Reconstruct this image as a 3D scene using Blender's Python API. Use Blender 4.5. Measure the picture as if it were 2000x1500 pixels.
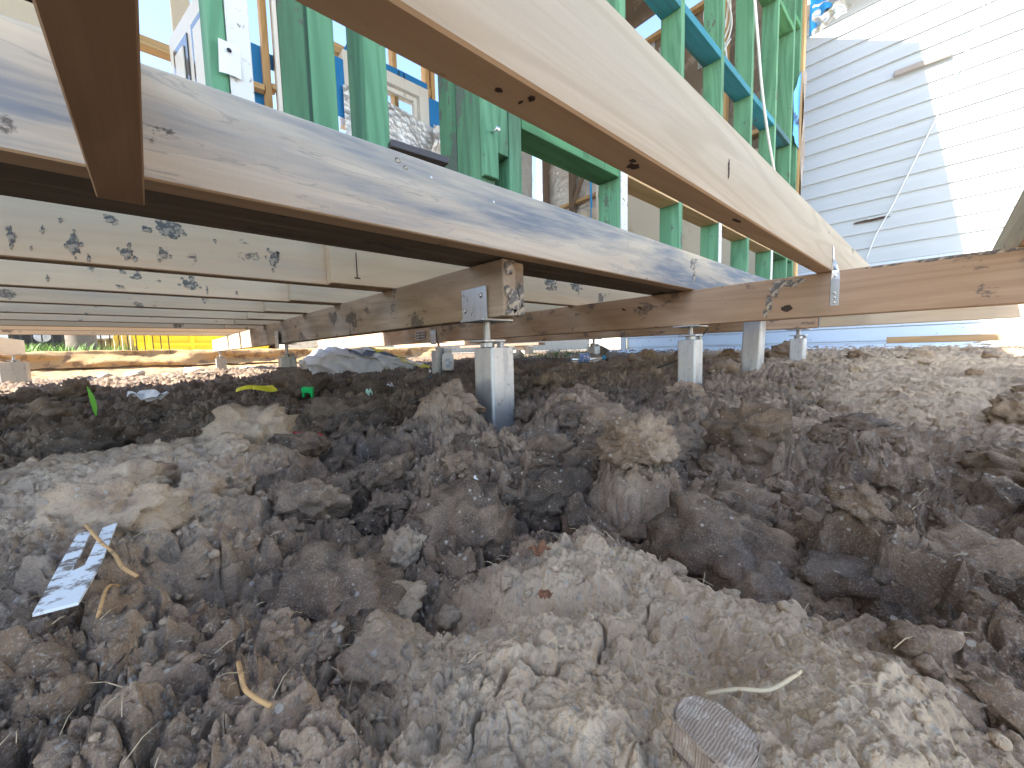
import bpy, bmesh, math, random
import numpy as np
from mathutils import Vector, Matrix, noise as mnoise

for o in list(bpy.data.objects): bpy.data.objects.remove(o)
S = bpy.context.scene
C = S.collection
rad = math.radians

# ------------------------------------------------------------------ camera
# world: X runs along the floor joists, Y along the bearers, Z up; eye at the origin, 0.2 m above the dug soil
_J = np.array([845., 85., 751.]); _J /= np.linalg.norm(_J)
_B = np.array([-669., 47., 751.]); _B -= _J * (_B @ _J); _B /= np.linalg.norm(_B)
_Z = -np.cross(_J, _B)
if _Z[1] < 0: _Z = -_Z
cam = bpy.data.cameras.new('camera'); camo = bpy.data.objects.new('camera', cam); C.objects.link(camo)
cam.sensor_width = 36; cam.lens = 36 * 751 / 2000; cam.clip_start = 0.01; cam.clip_end = 500
_m = Matrix(((_J[0], _J[1], -_J[2], 0), (_B[0], _B[1], -_B[2], 0), (_Z[0], _Z[1], -_Z[2], 0), (0, 0, 0, 1)))
camo.matrix_world = _m
S.camera = camo

# ------------------------------------------------------------------ sky, sun, exposure
SUN_TRAVEL = Vector((1.0, -0.148, -0.78)).normalized()
to_sun = -SUN_TRAVEL
elev = math.asin(to_sun.z); azim = math.atan2(to_sun.x, to_sun.y)
W = bpy.data.worlds.new('World'); S.world = W; W.use_nodes = True
nt = W.node_tree; bg = nt.nodes['Background']
sky = nt.nodes.new('ShaderNodeTexSky'); sky.sky_type = 'NISHITA'; sky.sun_disc = False
sky.sun_elevation = elev; sky.sun_rotation = azim; sky.altitude = 0
sky.air_density = 1.0; sky.dust_density = 0.7; sky.ozone_density = 0.8
nt.links.new(sky.outputs[0], bg.inputs[0]); bg.inputs[1].default_value = 0.125
sl = bpy.data.lights.new('sun', 'SUN'); sl.energy = 5.0; sl.angle = rad(0.5); sl.color = (1, 0.92, 0.80)
so = bpy.data.objects.new('sun', sl); C.objects.link(so)
so.rotation_euler = SUN_TRAVEL.to_track_quat('-Z', 'Y').to_euler(); so.location = (-6, 2, 8)
S.view_settings.view_transform = 'Standard'; S.view_settings.look = 'None'
S.view_settings.exposure = 2.3; S.view_settings.gamma = 1; S.view_settings.use_curve_mapping = False
S.cycles.max_bounces = 8

# ------------------------------------------------------------------ node helpers
def mat(name):
    m = bpy.data.materials.new(name); m.use_nodes = True
    return m, m.node_tree, m.node_tree.nodes['Principled BSDF']
def N(t, typ, **k):
    n = t.nodes.new(typ)
    for a, v in k.items(): setattr(n, a, v)
    return n
def L(t, a, b): t.links.new(a, b)
def setin(t, sock, v):
    if isinstance(v, bpy.types.NodeSocket): t.links.new(v, sock)
    else: sock.default_value = v
def math_(t, op, a, b=None, c=None, clamp=False):
    n = N(t, 'ShaderNodeMath', operation=op); n.use_clamp = clamp
    setin(t, n.inputs[0], a)
    if b is not None: setin(t, n.inputs[1], b)
    if c is not None: setin(t, n.inputs[2], c)
    return n.outputs[0]
def mix(t, fac, a, b, mode='MIX'):
    n = N(t, 'ShaderNodeMix', data_type='RGBA', blend_type=mode)
    setin(t, n.inputs[0], fac)
    for s, v in ((n.inputs[6], a), (n.inputs[7], b)):
        if isinstance(v, tuple) and len(v) == 3: v = v + (1,)
        setin(t, s, v)
    return n.outputs[2]
def ramp(t, fac, lo, hi, a=0.0, b=1.0):
    n = N(t, 'ShaderNodeMapRange', interpolation_type='SMOOTHSTEP')
    setin(t, n.inputs[0], fac); n.inputs[1].default_value = lo; n.inputs[2].default_value = hi
    n.inputs[3].default_value = a; n.inputs[4].default_value = b
    return n.outputs[0]
def objcoord(t, axis='X', scale=(1, 1, 1), shift=None):
    tc = N(t, 'ShaderNodeTexCoord'); v = tc.outputs['Object']
    if axis != 'X':
        s = N(t, 'ShaderNodeSeparateXYZ'); L(t, v, s.inputs[0]); c = N(t, 'ShaderNodeCombineXYZ')
        o = {'Y': (1, 0, 2), 'Z': (2, 1, 0)}[axis]
        for i in range(3): L(t, s.outputs[o[i]], c.inputs[i])
        v = c.outputs[0]
    return v
def scaled(t, v, s):
    n = N(t, 'ShaderNodeVectorMath', operation='MULTIPLY'); L(t, v, n.inputs[0]); n.inputs[1].default_value = s
    return n.outputs[0]
def noise(t, v, scale, detail=4, rough=0.55, w=None, dist=0.0):
    n = N(t, 'ShaderNodeTexNoise')
    n.noise_dimensions = '4D' if w is not None else '3D'
    L(t, v, n.inputs['Vector']); n.inputs['Scale'].default_value = scale
    n.inputs['Detail'].default_value = detail; n.inputs['Roughness'].default_value = rough
    n.inputs['Distortion'].default_value = dist
    if w is not None: setin(t, n.inputs['W'], w)
    return n.outputs[0]
def bump(t, bsdf, h, strength, dist):
    b = N(t, 'ShaderNodeBump'); b.inputs['Strength'].default_value = strength; b.inputs['Distance'].default_value = dist
    L(t, h, b.inputs['Height']); L(t, b.outputs[0], bsdf.inputs['Normal'])
    return b

def timber(name, light, dark, stain=(0.2, 0.22, 0.24), stain_amt=0.0, mud_amt=0.0, axis='X', rough=0.75,
           rings=0.4, mudcol=(0.085, 0.075, 0.068), vary=0.12, fleck=0.3, stain_lo=0.46):
    m, t, b = mat(name)
    v = objcoord(t, axis)
    oi = N(t, 'ShaderNodeObjectInfo'); r = math_(t, 'MULTIPLY', oi.outputs['Random'], 37.0)
    g1 = noise(t, scaled(t, v, (0.9, 9, 9)), 1.0, 1.5, 0.4, w=r)
    ring = math_(t, 'SINE', math_(t, 'MULTIPLY', g1, 75.0))
    ring = ramp(t, ring, -0.2, 1.0)
    fib = noise(t, scaled(t, v, (6, 260, 260)), 1.0, 3, 0.6, w=r)
    streak = noise(t, scaled(t, v, (2.5, 45, 45)), 1.0, 4, 0.6, w=r)
    col = mix(t, ramp(t, streak, 0.3, 0.75), light, tuple(0.5 * (a + c) for a, c in zip(light, dark)))
    col = mix(t, math_(t, 'MULTIPLY', ring, rings), col, dark)
    col = mix(t, ramp(t, fib, 0.45, 0.8, 0, 0.35), col, dark)
    if stain_amt > 0:
        s = noise(t, scaled(t, v, (1.1, 9, 9)), 1.0, 6, 0.55, w=math_(t, 'ADD', r, 5.0), dist=0.3)
        s2 = noise(t, scaled(t, v, (7, 90, 90)), 1.0, 3, 0.6, w=r)
        sm = math_(t, 'MULTIPLY', ramp(t, s, stain_lo - 0.02, stain_lo + 0.15), ramp(t, s2, 0.25, 0.6, 0.45, 1.0))
        col = mix(t, math_(t, 'MULTIPLY', sm, stain_amt), col, stain)
        ln = math_(t, 'ABSOLUTE', math_(t, 'SUBTRACT', s, stain_lo + 0.015))
        col = mix(t, ramp(t, ln, 0.0, 0.005, 0.3 * stain_amt, 0.0), col, tuple(0.6 * a for a in stain))
    if fleck > 0:
        fl = noise(t, scaled(t, v, (30, 120, 120)), 1.0, 2, 0.5, w=r)
        col = mix(t, ramp(t, fl, 0.70, 0.76, 0, fleck), col, tuple(0.35 * a for a in dark))
    if mud_amt > 0:
        mu = noise(t, scaled(t, v, (7, 11, 11)), 1.0, 7, 0.68, w=math_(t, 'ADD', r, 11.0))
        mk = ramp(t, mu, 0.645 - 0.13 * mud_amt, 0.675 - 0.13 * mud_amt, 0, 0.85)
        mk = math_(t, 'MULTIPLY', mk, ramp(t, noise(t, v, 130, 4, 0.7), 0.3, 0.55, 0.25, 1.0))
        col = mix(t, mk, col, mudcol)
    hs = N(t, 'ShaderNodeHueSaturation'); L(t, col, hs.inputs['Color'])
    L(t, math_(t, 'ADD', math_(t, 'MULTIPLY', oi.outputs['Random'], vary * 2), 1.0 - vary), hs.inputs['Value'])
    L(t, hs.outputs[0], b.inputs['Base Color']); b.inputs['Roughness'].default_value = rough
    b.inputs['Specular IOR Level'].default_value = 0.3
    h = math_(t, 'ADD', math_(t, 'MULTIPLY', fib, 0.6), math_(t, 'MULTIPLY', noise(t, scaled(t, v, (260, 60, 60)), 1.0, 1, 0.5), 0.35))
    bump(t, b, h, 0.35, 0.0012)
    return m
def plain(name, col, rough=0.6, metal=0.0, spot=None, spot_scale=30, spot_lo=0.55, bumpk=0.0, bump_scale=200, spec=0.5, trans=0):
    m, t, b = mat(name); v = objcoord(t)
    c = col + (1,)
    if spot:
        n = noise(t, v, spot_scale, 5, 0.65)
        c = mix(t, ramp(t, n, spot_lo, spot_lo + 0.1), col, spot); L(t, c, b.inputs['Base Color'])
    else: b.inputs['Base Color'].default_value = c
    b.inputs['Roughness'].default_value = rough; b.inputs['Metallic'].default_value = metal
    b.inputs['Specular IOR Level'].default_value = spec
    b.inputs['Transmission Weight'].default_value = trans
    if bumpk: bump(t, b, noise(t, v, bump_scale, 4, 0.6), bumpk, 0.002)
    return m
def galv(name, tint=(0.52, 0.55, 0.58)):
    m, t, b = mat(name); v = objcoord(t)
    vo = N(t, 'ShaderNodeTexVoronoi'); L(t, v, vo.inputs['Vector']); vo.inputs['Scale'].default_value = 90
    s = N(t, 'ShaderNodeSeparateColor'); L(t, vo.outputs['Color'], s.inputs[0])
    st = noise(t, scaled(t, v, (60, 60, 5)), 1.0, 4, 0.6)
    col = mix(t, math_(t, 'MULTIPLY', s.outputs[0], 0.35), tint, tuple(0.75 * a for a in tint))
    col = mix(t, ramp(t, st, 0.5, 0.75, 0, 0.5), col, tuple(0.55 * a for a in tint))
    mu = noise(t, v, 28, 6, 0.7)
    mk = ramp(t, mu, 0.60, 0.66, 0, 0.8)
    col = mix(t, mk, col, (0.13, 0.11, 0.095))
    L(t, col, b.inputs['Base Color'])
    L(t, math_(t, 'SUBTRACT', 0.75, math_(t, 'MULTIPLY', mk, 0.7)), b.inputs['Metallic'])
    L(t, ramp(t, st, 0.3, 0.7, 0.36, 0.55), b.inputs['Roughness'])
    bump(t, b, st, 0.15, 0.002)
    return m

M = {}
M['joist_white'] = timber('weathered_pale_timber', (0.66, 0.56, 0.43), (0.50, 0.40, 0.29), (0.135, 0.18, 0.24), 0.9, 0.12, stain_lo=0.42, rings=0.25, vary=0.03)
M['joist_clean'] = timber('clean_pale_timber', (0.62, 0.53, 0.40), (0.47, 0.375, 0.26), (0.44, 0.43, 0.40), 0.35, 0.12, stain_lo=0.56, rings=0.42, vary=0.03)
M['joist_mud'] = timber('mud_splashed_timber', (0.80, 0.63, 0.44), (0.68, 0.50, 0.32), (0.48, 0.48, 0.46), 0.35, 0.3, stain_lo=0.5, rings=0.2, mudcol=(0.12, 0.115, 0.11), vary=0.1)
M['joist_lap'] = timber('creamy_timber', (0.78, 0.63, 0.44), (0.64, 0.48, 0.31), (0.4, 0.38, 0.35), 0.25, 0.2, rings=0.25, vary=0.1)
M['joist_dark'] = timber('dark_brown_timber', (0.19, 0.15, 0.11), (0.10, 0.075, 0.055), mud_amt=0.5, rings=0.3)  # dark brown timber for the rear joist and both doubled undersides
M['bearer'] = timber('muddy_bearer_timber', (0.48, 0.375, 0.27), (0.31, 0.225, 0.155), (0.20, 0.165, 0.135), 0.7, 0.62, rings=0.35, stain_lo=0.46)
M['bearer_red'] = timber('reddish_bearer_timber', (0.53, 0.365, 0.24), (0.37, 0.24, 0.15), (0.22, 0.15, 0.10), 0.5, 0.55, rings=0.4, stain_lo=0.58, mudcol=(0.16, 0.13, 0.11))
M['bounce_under'] = timber('bounce_tinted_underside_timber', (0.54, 0.385, 0.25), (0.40, 0.27, 0.165), mud_amt=0.25, rings=0.25, vary=0.05, mudcol=(0.09, 0.06, 0.045))  # browner timber with warm soil bounce painted into its colour
M['offcut'] = timber('trimmer_timber', (0.44, 0.28, 0.165), (0.28, 0.165, 0.095), rings=0.3, axis='X')
M['pine'] = timber('pine_timber_upright', (0.58, 0.38, 0.19), (0.40, 0.24, 0.10), axis='Z', rings=0.4)
M['pine_x'] = timber('pine_timber_level', (0.60, 0.42, 0.23), (0.42, 0.27, 0.13), axis='X', rings=0.4)
M['dark_stud'] = timber('old_dark_stud', (0.22, 0.16, 0.12), (0.12, 0.08, 0.06), axis='Z', rings=0.3)
gr = dict(stain=(0.05, 0.09, 0.06), stain_amt=0.75, rings=0.5, fleck=0.8, stain_lo=0.50, mudcol=(0.1, 0.095, 0.09))
M['green'] = timber('green_treated_timber_upright', (0.14, 0.33, 0.19), (0.07, 0.19, 0.105), axis='Z', mud_amt=0.35, **gr)
M['green_muddy'] = timber('muddy_green_timber_upright', (0.10, 0.25, 0.13), (0.05, 0.14, 0.075), axis='Z', mud_amt=0.75, **gr)
M['green_x'] = timber('green_treated_timber_level', (0.105, 0.30, 0.14), (0.055, 0.165, 0.075), axis='X', mud_amt=0.2, **gr)
M['blue_x'] = timber('blue_treated_timber_level', (0.04, 0.25, 0.34), (0.02, 0.15, 0.2), stain=(0.05, 0.07, 0.05), stain_amt=0.7, mud_amt=0.2, axis='X', rings=0.2, stain_lo=0.5)
M['galv'] = galv('galvanised_steel'); M['galv_dull'] = galv('dull_zinc_steel', (0.36, 0.37, 0.38))
M['strap'] = plain('bright_zinc_strap', (0.62, 0.66, 0.70), 0.28, 0.9)
M['screw'] = plain('screw_head_steel', (0.7, 0.7, 0.7), 0.3, 0.9)
M['rust'] = plain('dark_rusty_steel', (0.07, 0.045, 0.035), 0.7, 0.4)
M['white'] = plain('white_gloss_paint', (0.72, 0.72, 0.70), 0.45, spot=(0.5, 0.48, 0.44), spot_scale=9, spot_lo=0.62)
M['paint_chip'] = plain('chipped_white_paint', (0.66, 0.66, 0.64), 0.6, spot=(0.2, 0.17, 0.14), spot_scale=70, spot_lo=0.58)
M['cream'] = plain('cream_plasterboard', (0.62, 0.56, 0.47), 0.9, spot=(0.5, 0.43, 0.35), spot_scale=2)
M['brown_wrap'] = plain('brown_building_paper', (0.20, 0.16, 0.13), 0.6, spot=(0.3, 0.26, 0.23), spot_scale=6, spot_lo=0.5, bumpk=0.6, bump_scale=25)
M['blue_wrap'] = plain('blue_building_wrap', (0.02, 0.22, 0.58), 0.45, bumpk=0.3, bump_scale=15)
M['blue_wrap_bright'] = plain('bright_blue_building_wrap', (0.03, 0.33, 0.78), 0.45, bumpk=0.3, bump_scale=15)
M['ink'] = plain('black_ink', (0.02, 0.02, 0.03), 0.7)
M['cable'] = plain('white_cable_sheath', (0.72, 0.74, 0.74), 0.45)
M['black'] = plain('black_plastic', (0.02, 0.02, 0.02), 0.4)
M['door_dark'] = plain('door_glass_panel', (0.06, 0.07, 0.09), 0.15)
M['glass'] = plain('clear_window_glass', (0.9, 0.95, 0.97), 0.02, trans=1.0)
M['steel_dark'] = plain('dark_oxide_steel', (0.09, 0.08, 0.08), 0.5, 0.6)
def foil_mat():
    m, t, b = mat('silver_foil_insulation'); v = objcoord(t)
    b.inputs['Base Color'].default_value = (0.78, 0.77, 0.76, 1); b.inputs['Metallic'].default_value = 0.75
    b.inputs['Roughness'].default_value = 0.38
    n = N(t, 'ShaderNodeTexVoronoi', feature='F1'); L(t, v, n.inputs['Vector']); n.inputs['Scale'].default_value = 22
    h = math_(t, 'ADD', n.outputs['Distance'], math_(t, 'MULTIPLY', noise(t, v, 9, 6, 0.7, dist=1.5), 1.4))
    bump(t, b, h, 0.45, 0.02)
    return m
M['foil'] = foil_mat()
def board_mat():
    m, t, b = mat('white_painted_weatherboard'); v = objcoord(t)
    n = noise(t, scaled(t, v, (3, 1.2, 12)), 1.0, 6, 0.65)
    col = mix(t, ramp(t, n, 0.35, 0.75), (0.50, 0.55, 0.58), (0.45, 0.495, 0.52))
    d = noise(t, scaled(t, v, (10, 14, 50)), 1.0, 6, 0.7)
    col = mix(t, ramp(t, d, 0.70, 0.76, 0, 0.6), col, (0.28, 0.25, 0.22))
    L(t, col, b.inputs['Base Color']); b.inputs['Roughness'].default_value = 0.5
    bump(t, b, noise(t, scaled(t, v, (8, 8, 60)), 1.0, 3, 0.6), 0.15, 0.003)
    return m
M['board'] = board_mat()
M['batten_grey'] = plain('weathered_board_edge', (0.35, 0.31, 0.28), 0.8)  # plain grey-brown colour of the timber batten
M['base_paint'] = plain('pale_blue_base_paint', (0.60, 0.68, 0.76), 0.55, spot=(0.36, 0.36, 0.36), spot_scale=14, spot_lo=0.62)

# ------------------------------------------------------------------ mesh helpers
def link_mesh(name, me, m=None, parent=None, loc=(0, 0, 0), rot=(0, 0, 0)):
    o = bpy.data.objects.new(name, me); C.objects.link(o)
    o.location = loc; o.rotation_euler = rot
    if m is not None and not me.materials: me.materials.append(m)
    if parent is not None: o.parent = parent
    return o
def from_bm(name, bm, m, parent=None, loc=(0, 0, 0), rot=(0, 0, 0), smooth=False):
    bmesh.ops.recalc_face_normals(bm, faces=bm.faces)
    me = bpy.data.meshes.new(name); bm.to_mesh(me); bm.free()
    if smooth:
        for p in me.polygons: p.use_smooth = True
    return link_mesh(name, me, m, parent, loc, rot)
def thing(name, label, cat, loc=(0, 0, 0), rot=(0, 0, 0), group=None):
    o = bpy.data.objects.new(name, None); C.objects.link(o); o.location = loc; o.rotation_euler = rot
    o.empty_display_size = 0.05
    return tag(o, label, cat, group)
def tag(o, label, cat, group=None):
    o['label'] = label; o['category'] = cat
    if group: o['group'] = group
    return o
def add_box(bm, x0, x1, y0, y1, z0, z1):
    vs = [bm.verts.new((x, y, z)) for x in (x0, x1) for y in (y0, y1) for z in (z0, z1)]
    for f in ((0, 1, 3, 2), (4, 6, 7, 5), (0, 4, 5, 1), (2, 3, 7, 6), (0, 2, 6, 4), (1, 5, 7, 3)): bm.faces.new([vs[i] for i in f])
    return vs
def box(name, x0, x1, y0, y1, z0, z1, m, parent=None, bev=0.002, rot=(0, 0, 0), loc=None, cuts=0, warp=0.0):
    """box given in the parent's frame, its mesh centred on the object's own origin"""
    c = ((x0 + x1) / 2, (y0 + y1) / 2, (z0 + z1) / 2)
    bm = bmesh.new(); add_box(bm, x0 - c[0], x1 - c[0], y0 - c[1], y1 - c[1], z0 - c[2], z1 - c[2])
    if bev: bmesh.ops.bevel(bm, geom=bm.edges[:], offset=bev, segments=1, affect='EDGES', clamp_overlap=True)
    o = from_bm(name, bm, m, parent, c if loc is None else loc, rot)
    return o
def tube(name, pts, r, m, parent=None, n=6, taper=None):
    pts = [Vector(p) for p in pts]; bm = bmesh.new(); rings = []
    for i, p in enumerate(pts):
        d = (pts[min(i + 1, len(pts) - 1)] - pts[max(i - 1, 0)]).normalized()
        a = d.orthogonal().normalized() if i == 0 else (a - d * a.dot(d)).normalized()
        b = d.cross(a); rr = r if taper is None else r * taper[i]
        rings.append([bm.verts.new(p + (a * math.cos(2 * math.pi * k / n) + b * math.sin(2 * math.pi * k / n)) * rr) for k in range(n)])
    for i in range(len(rings) - 1):
        for k in range(n): bm.faces.new((rings[i][k], rings[i][(k + 1) % n], rings[i + 1][(k + 1) % n], rings[i + 1][k]))
    bm.faces.new(rings[0][::-1]); bm.faces.new(rings[-1])
    return from_bm(name, bm, m, parent, smooth=True)
def smooth_path(pts, k=6):
    P = [Vector(p) for p in pts]; P = [2 * P[0] - P[1]] + P + [2 * P[-1] - P[-2]]; out = []
    for i in range(1, len(P) - 2):
        for j in range(k):
            t = j / k; a, b, c, d = P[i - 1:i + 3]
            out.append(0.5 * ((2 * b) + (c - a) * t + (2 * a - 5 * b + 4 * c - d) * t * t + (3 * b - a - 3 * c + d) * t ** 3))
    out.append(P[-2]); return out
def lathe(name, prof, m, parent=None, n=20, loc=(0, 0, 0), rot=(0, 0, 0)):
    bm = bmesh.new(); rings = []
    for r, z in prof: rings.append([bm.verts.new((r * math.cos(2 * math.pi * k / n), r * math.sin(2 * math.pi * k / n), z)) for k in range(n)])
    for i in range(len(rings) - 1):
        for k in range(n): bm.faces.new((rings[i][k], rings[i][(k + 1) % n], rings[i + 1][(k + 1) % n], rings[i + 1][k]))
    bm.faces.new(rings[0][::-1]); bm.faces.new(rings[-1])
    return from_bm(name, bm, m, parent, loc, rot, smooth=True)
def grid_sheet(name, fn, nu, nv, m, parent=None, thick=0.0, smooth=True):
    bm = bmesh.new(); g = [[bm.verts.new(fn(i / nu, j / nv)) for j in range(nv + 1)] for i in range(nu + 1)]
    for i in range(nu):
        for j in range(nv): bm.faces.new((g[i][j], g[i + 1][j], g[i + 1][j + 1], g[i][j + 1]))
    if thick:
        bmesh.ops.recalc_face_normals(bm, faces=bm.faces)
        bmesh.ops.solidify(bm, geom=bm.faces[:], thickness=thick)
    return from_bm(name, bm, m, parent, smooth=smooth)
#GROUND-BEGIN
# ------------------------------------------------------------------ ground height (numpy)
def _hash(ix, iy, seed):
    h = (ix.astype(np.int64) * 374761393 + iy.astype(np.int64) * 668265263 + seed * 974634777) & 0xffffffff
    h = ((h ^ (h >> 13)) * 1274126177) & 0xffffffff
    h = ((h ^ (h >> 16)) * 2246822519) & 0xffffffff
    return (h ^ (h >> 15)) & 0xffffffff
def _h01(ix, iy, seed): return _hash(ix, iy, seed).astype(np.float64) / 4294967295.0
def pnoise(x, y, seed):
    ix = np.floor(x); iy = np.floor(y); fx = x - ix; fy = y - iy
    u = fx * fx * fx * (fx * (fx * 6 - 15) + 10); v = fy * fy * fy * (fy * (fy * 6 - 15) + 10)
    def g(ox, oy):
        a = _h01(ix + ox, iy + oy, seed) * 6.2831853
        return np.cos(a) * (fx - ox) + np.sin(a) * (fy - oy)
    return 1.4 * ((g(0, 0) * (1 - u) + g(1, 0) * u) * (1 - v) + (g(0, 1) * (1 - u) + g(1, 1) * u) * v)
def fbm(x, y, seed, octv=4, gain=0.5):
    s = 0; a = 1.0; f = 1.0
    for i in range(octv): s = s + a * pnoise(x * f, y * f, seed + i); a *= gain; f *= 2.03
    return s
def chunks(x, y, size, seed):
    """broken lumps: each Voronoi cell has its own height and tilt, deep cracks between"""
    x = x / size; y = y / size
    ix = np.floor(x); iy = np.floor(y)
    F1 = np.full(x.shape, 9.0); F2 = np.full(x.shape, 9.0); H = np.zeros(x.shape)
    for ox in (-1, 0, 1):
        for oy in (-1, 0, 1):
            cx = ix + ox; cy = iy + oy
            px = cx + _h01(cx, cy, seed); py = cy + _h01(cx, cy, seed + 1)
            dx = x - px; dy = y - py; d = np.sqrt(dx * dx + dy * dy)
            h = (_h01(cx, cy, seed + 2) - 0.5) + dx * (_h01(cx, cy, seed + 3) - 0.5) * 1.3 + dy * (_h01(cx, cy, seed + 4) - 0.5) * 1.3
            h = h + 0.35 * (1 - np.minimum(d, 1) ** 2)
            near = d < F1
            F2 = np.where(near, F1, np.minimum(F2, d)); H = np.where(near, h, H); F1 = np.where(near, d, F1)
    e = F2 - F1
    return H * np.clip(e / 0.18, 0, 1) ** 0.6 * size, e
def ss(a, b, x):
    t = np.clip((x - a) / (b - a), 0, 1); return t * t * (3 - 2 * t)
def blob(x, y, cx, cy, rx, ry, rot, p=2.0):
    c, s = math.cos(rot), math.sin(rot); dx = x - cx; dy = y - cy
    u = (dx * c + dy * s) / rx; v = (-dx * s + dy * c) / ry
    return np.exp(-(u * u + v * v) ** p)
# (x, y, rx, ry, rot, height, sharpness)
MOUNDS = [
    (0.17, 0.10, 0.155, 0.125, 0.75, 0.050, 2.5),     # flat pale mound in front
    (0.02, 0.02, 0.13, 0.16, 0.0, 0.035, 2.0),
    (0.26, -0.06, 0.16, 0.10, -0.3, 0.035, 2.0),
    (-0.06, 0.82, 0.26, 0.16, 0.3, 0.060, 2.0),       # long pale mound, left
    (-0.02, 0.50, 0.13, 0.12, 0.3, 0.045, 1.6),
    (-0.16, 0.42, 0.14, 0.16, 0.3, 0.045, 1.6),
    (-0.02, 0.24, 0.10, 0.09, 0.0, 0.030, 1.6),
    (0.52, 0.82, 0.09, 0.12, 0.0, 0.060, 1.8),        # lump left of the post
    (0.36, 0.52, 0.09, 0.10, 0.4, 0.035, 1.8),
    (0.78, 0.66, 0.10, 0.08, 0.2, 0.055, 1.8),        # lump right of the post
    (0.44, 0.26, 0.05, 0.055, 0.2, 0.060, 2.0),       # square lump
    (1.05, 0.38, 0.20, 0.12, 0.3, 0.035, 1.5),
    (0.70, 0.22, 0.16, 0.07, 0.2, 0.020, 1.5),
    (0.42, 0.01, 0.13, 0.07, 0.0, 0.020, 1.5),
    (1.45, 1.15, 0.25, 0.14, 0.1, 0.060, 1.6),
    (2.05, 1.05, 0.35, 0.20, -0.2, 0.060, 1.5),
    (1.6, 0.05, 0.4, 0.10, -0.1, 0.020, 1.5),
    (0.27, 0.72, 0.07, 0.20, 0.2, -0.055, 1.8),       # dark pits
    (0.33, 0.12, 0.075, 0.10, 0.0, -0.014, 1.6),
    (0.60, 0.08, 0.15, 0.05, 0.1, -0.006, 1.6),
    (0.115, 0.225, 0.02, 0.10, 0.7, -0.035, 1.6),
    (0.60, 0.70, 0.10, 0.08, 0.0, -0.040, 1.6),
    (1.3, 0.75, 0.3, 0.10, 0.2, -0.02, 1.6),
]
def base_h(x, y):
    h = -0.205 + 0.105 * ss(1.3, 2.8, x) + 0.055 * ss(2.8, 4.8, x)
    h = h + 0.055 * ss(2.2, 4.2, y) * ss(-0.4, 0.8, x) * (1 - ss(2.0, 3.0, x))
    for a in MOUNDS: h = h + a[5] * blob(x, y, *a[:5], a[6])
    yard_and_bounce = ss(7.02, 7.2, y + 0.05 * pnoise(x * 2, y * 0 + 3, 77)) * (1 - ss(3.8, 4.6, x))
    h = h * (1 - yard_and_bounce) + yard_and_bounce * (0.12 + 0.01 * pnoise(x, y, 5))
    yard_and_bounce = np.maximum(yard_and_bounce, ss(-0.55, -0.9, y) * (1 - ss(2.0, 2.6, x)) * 0.999)  # adds an unseen pale patch behind the eye to bounce sunlight forward
    return h, yard_and_bounce
def smooth_mask(x, y):
    s = blob(x, y, 0.17, 0.09, 0.16, 0.13, 0.75, 2.5) + 0.92 * blob(x, y, -0.06, 0.86, 0.34, 0.20, 0.3, 2.0) + 0.7 * blob(x, y, 2.2, 0.0, 1.2, 0.35, 0, 2) + 0.75 * blob(x, y, -0.03, 0.53, 0.15, 0.12, 0.3, 2.0)
    return np.clip(s, 0, 1)
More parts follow.
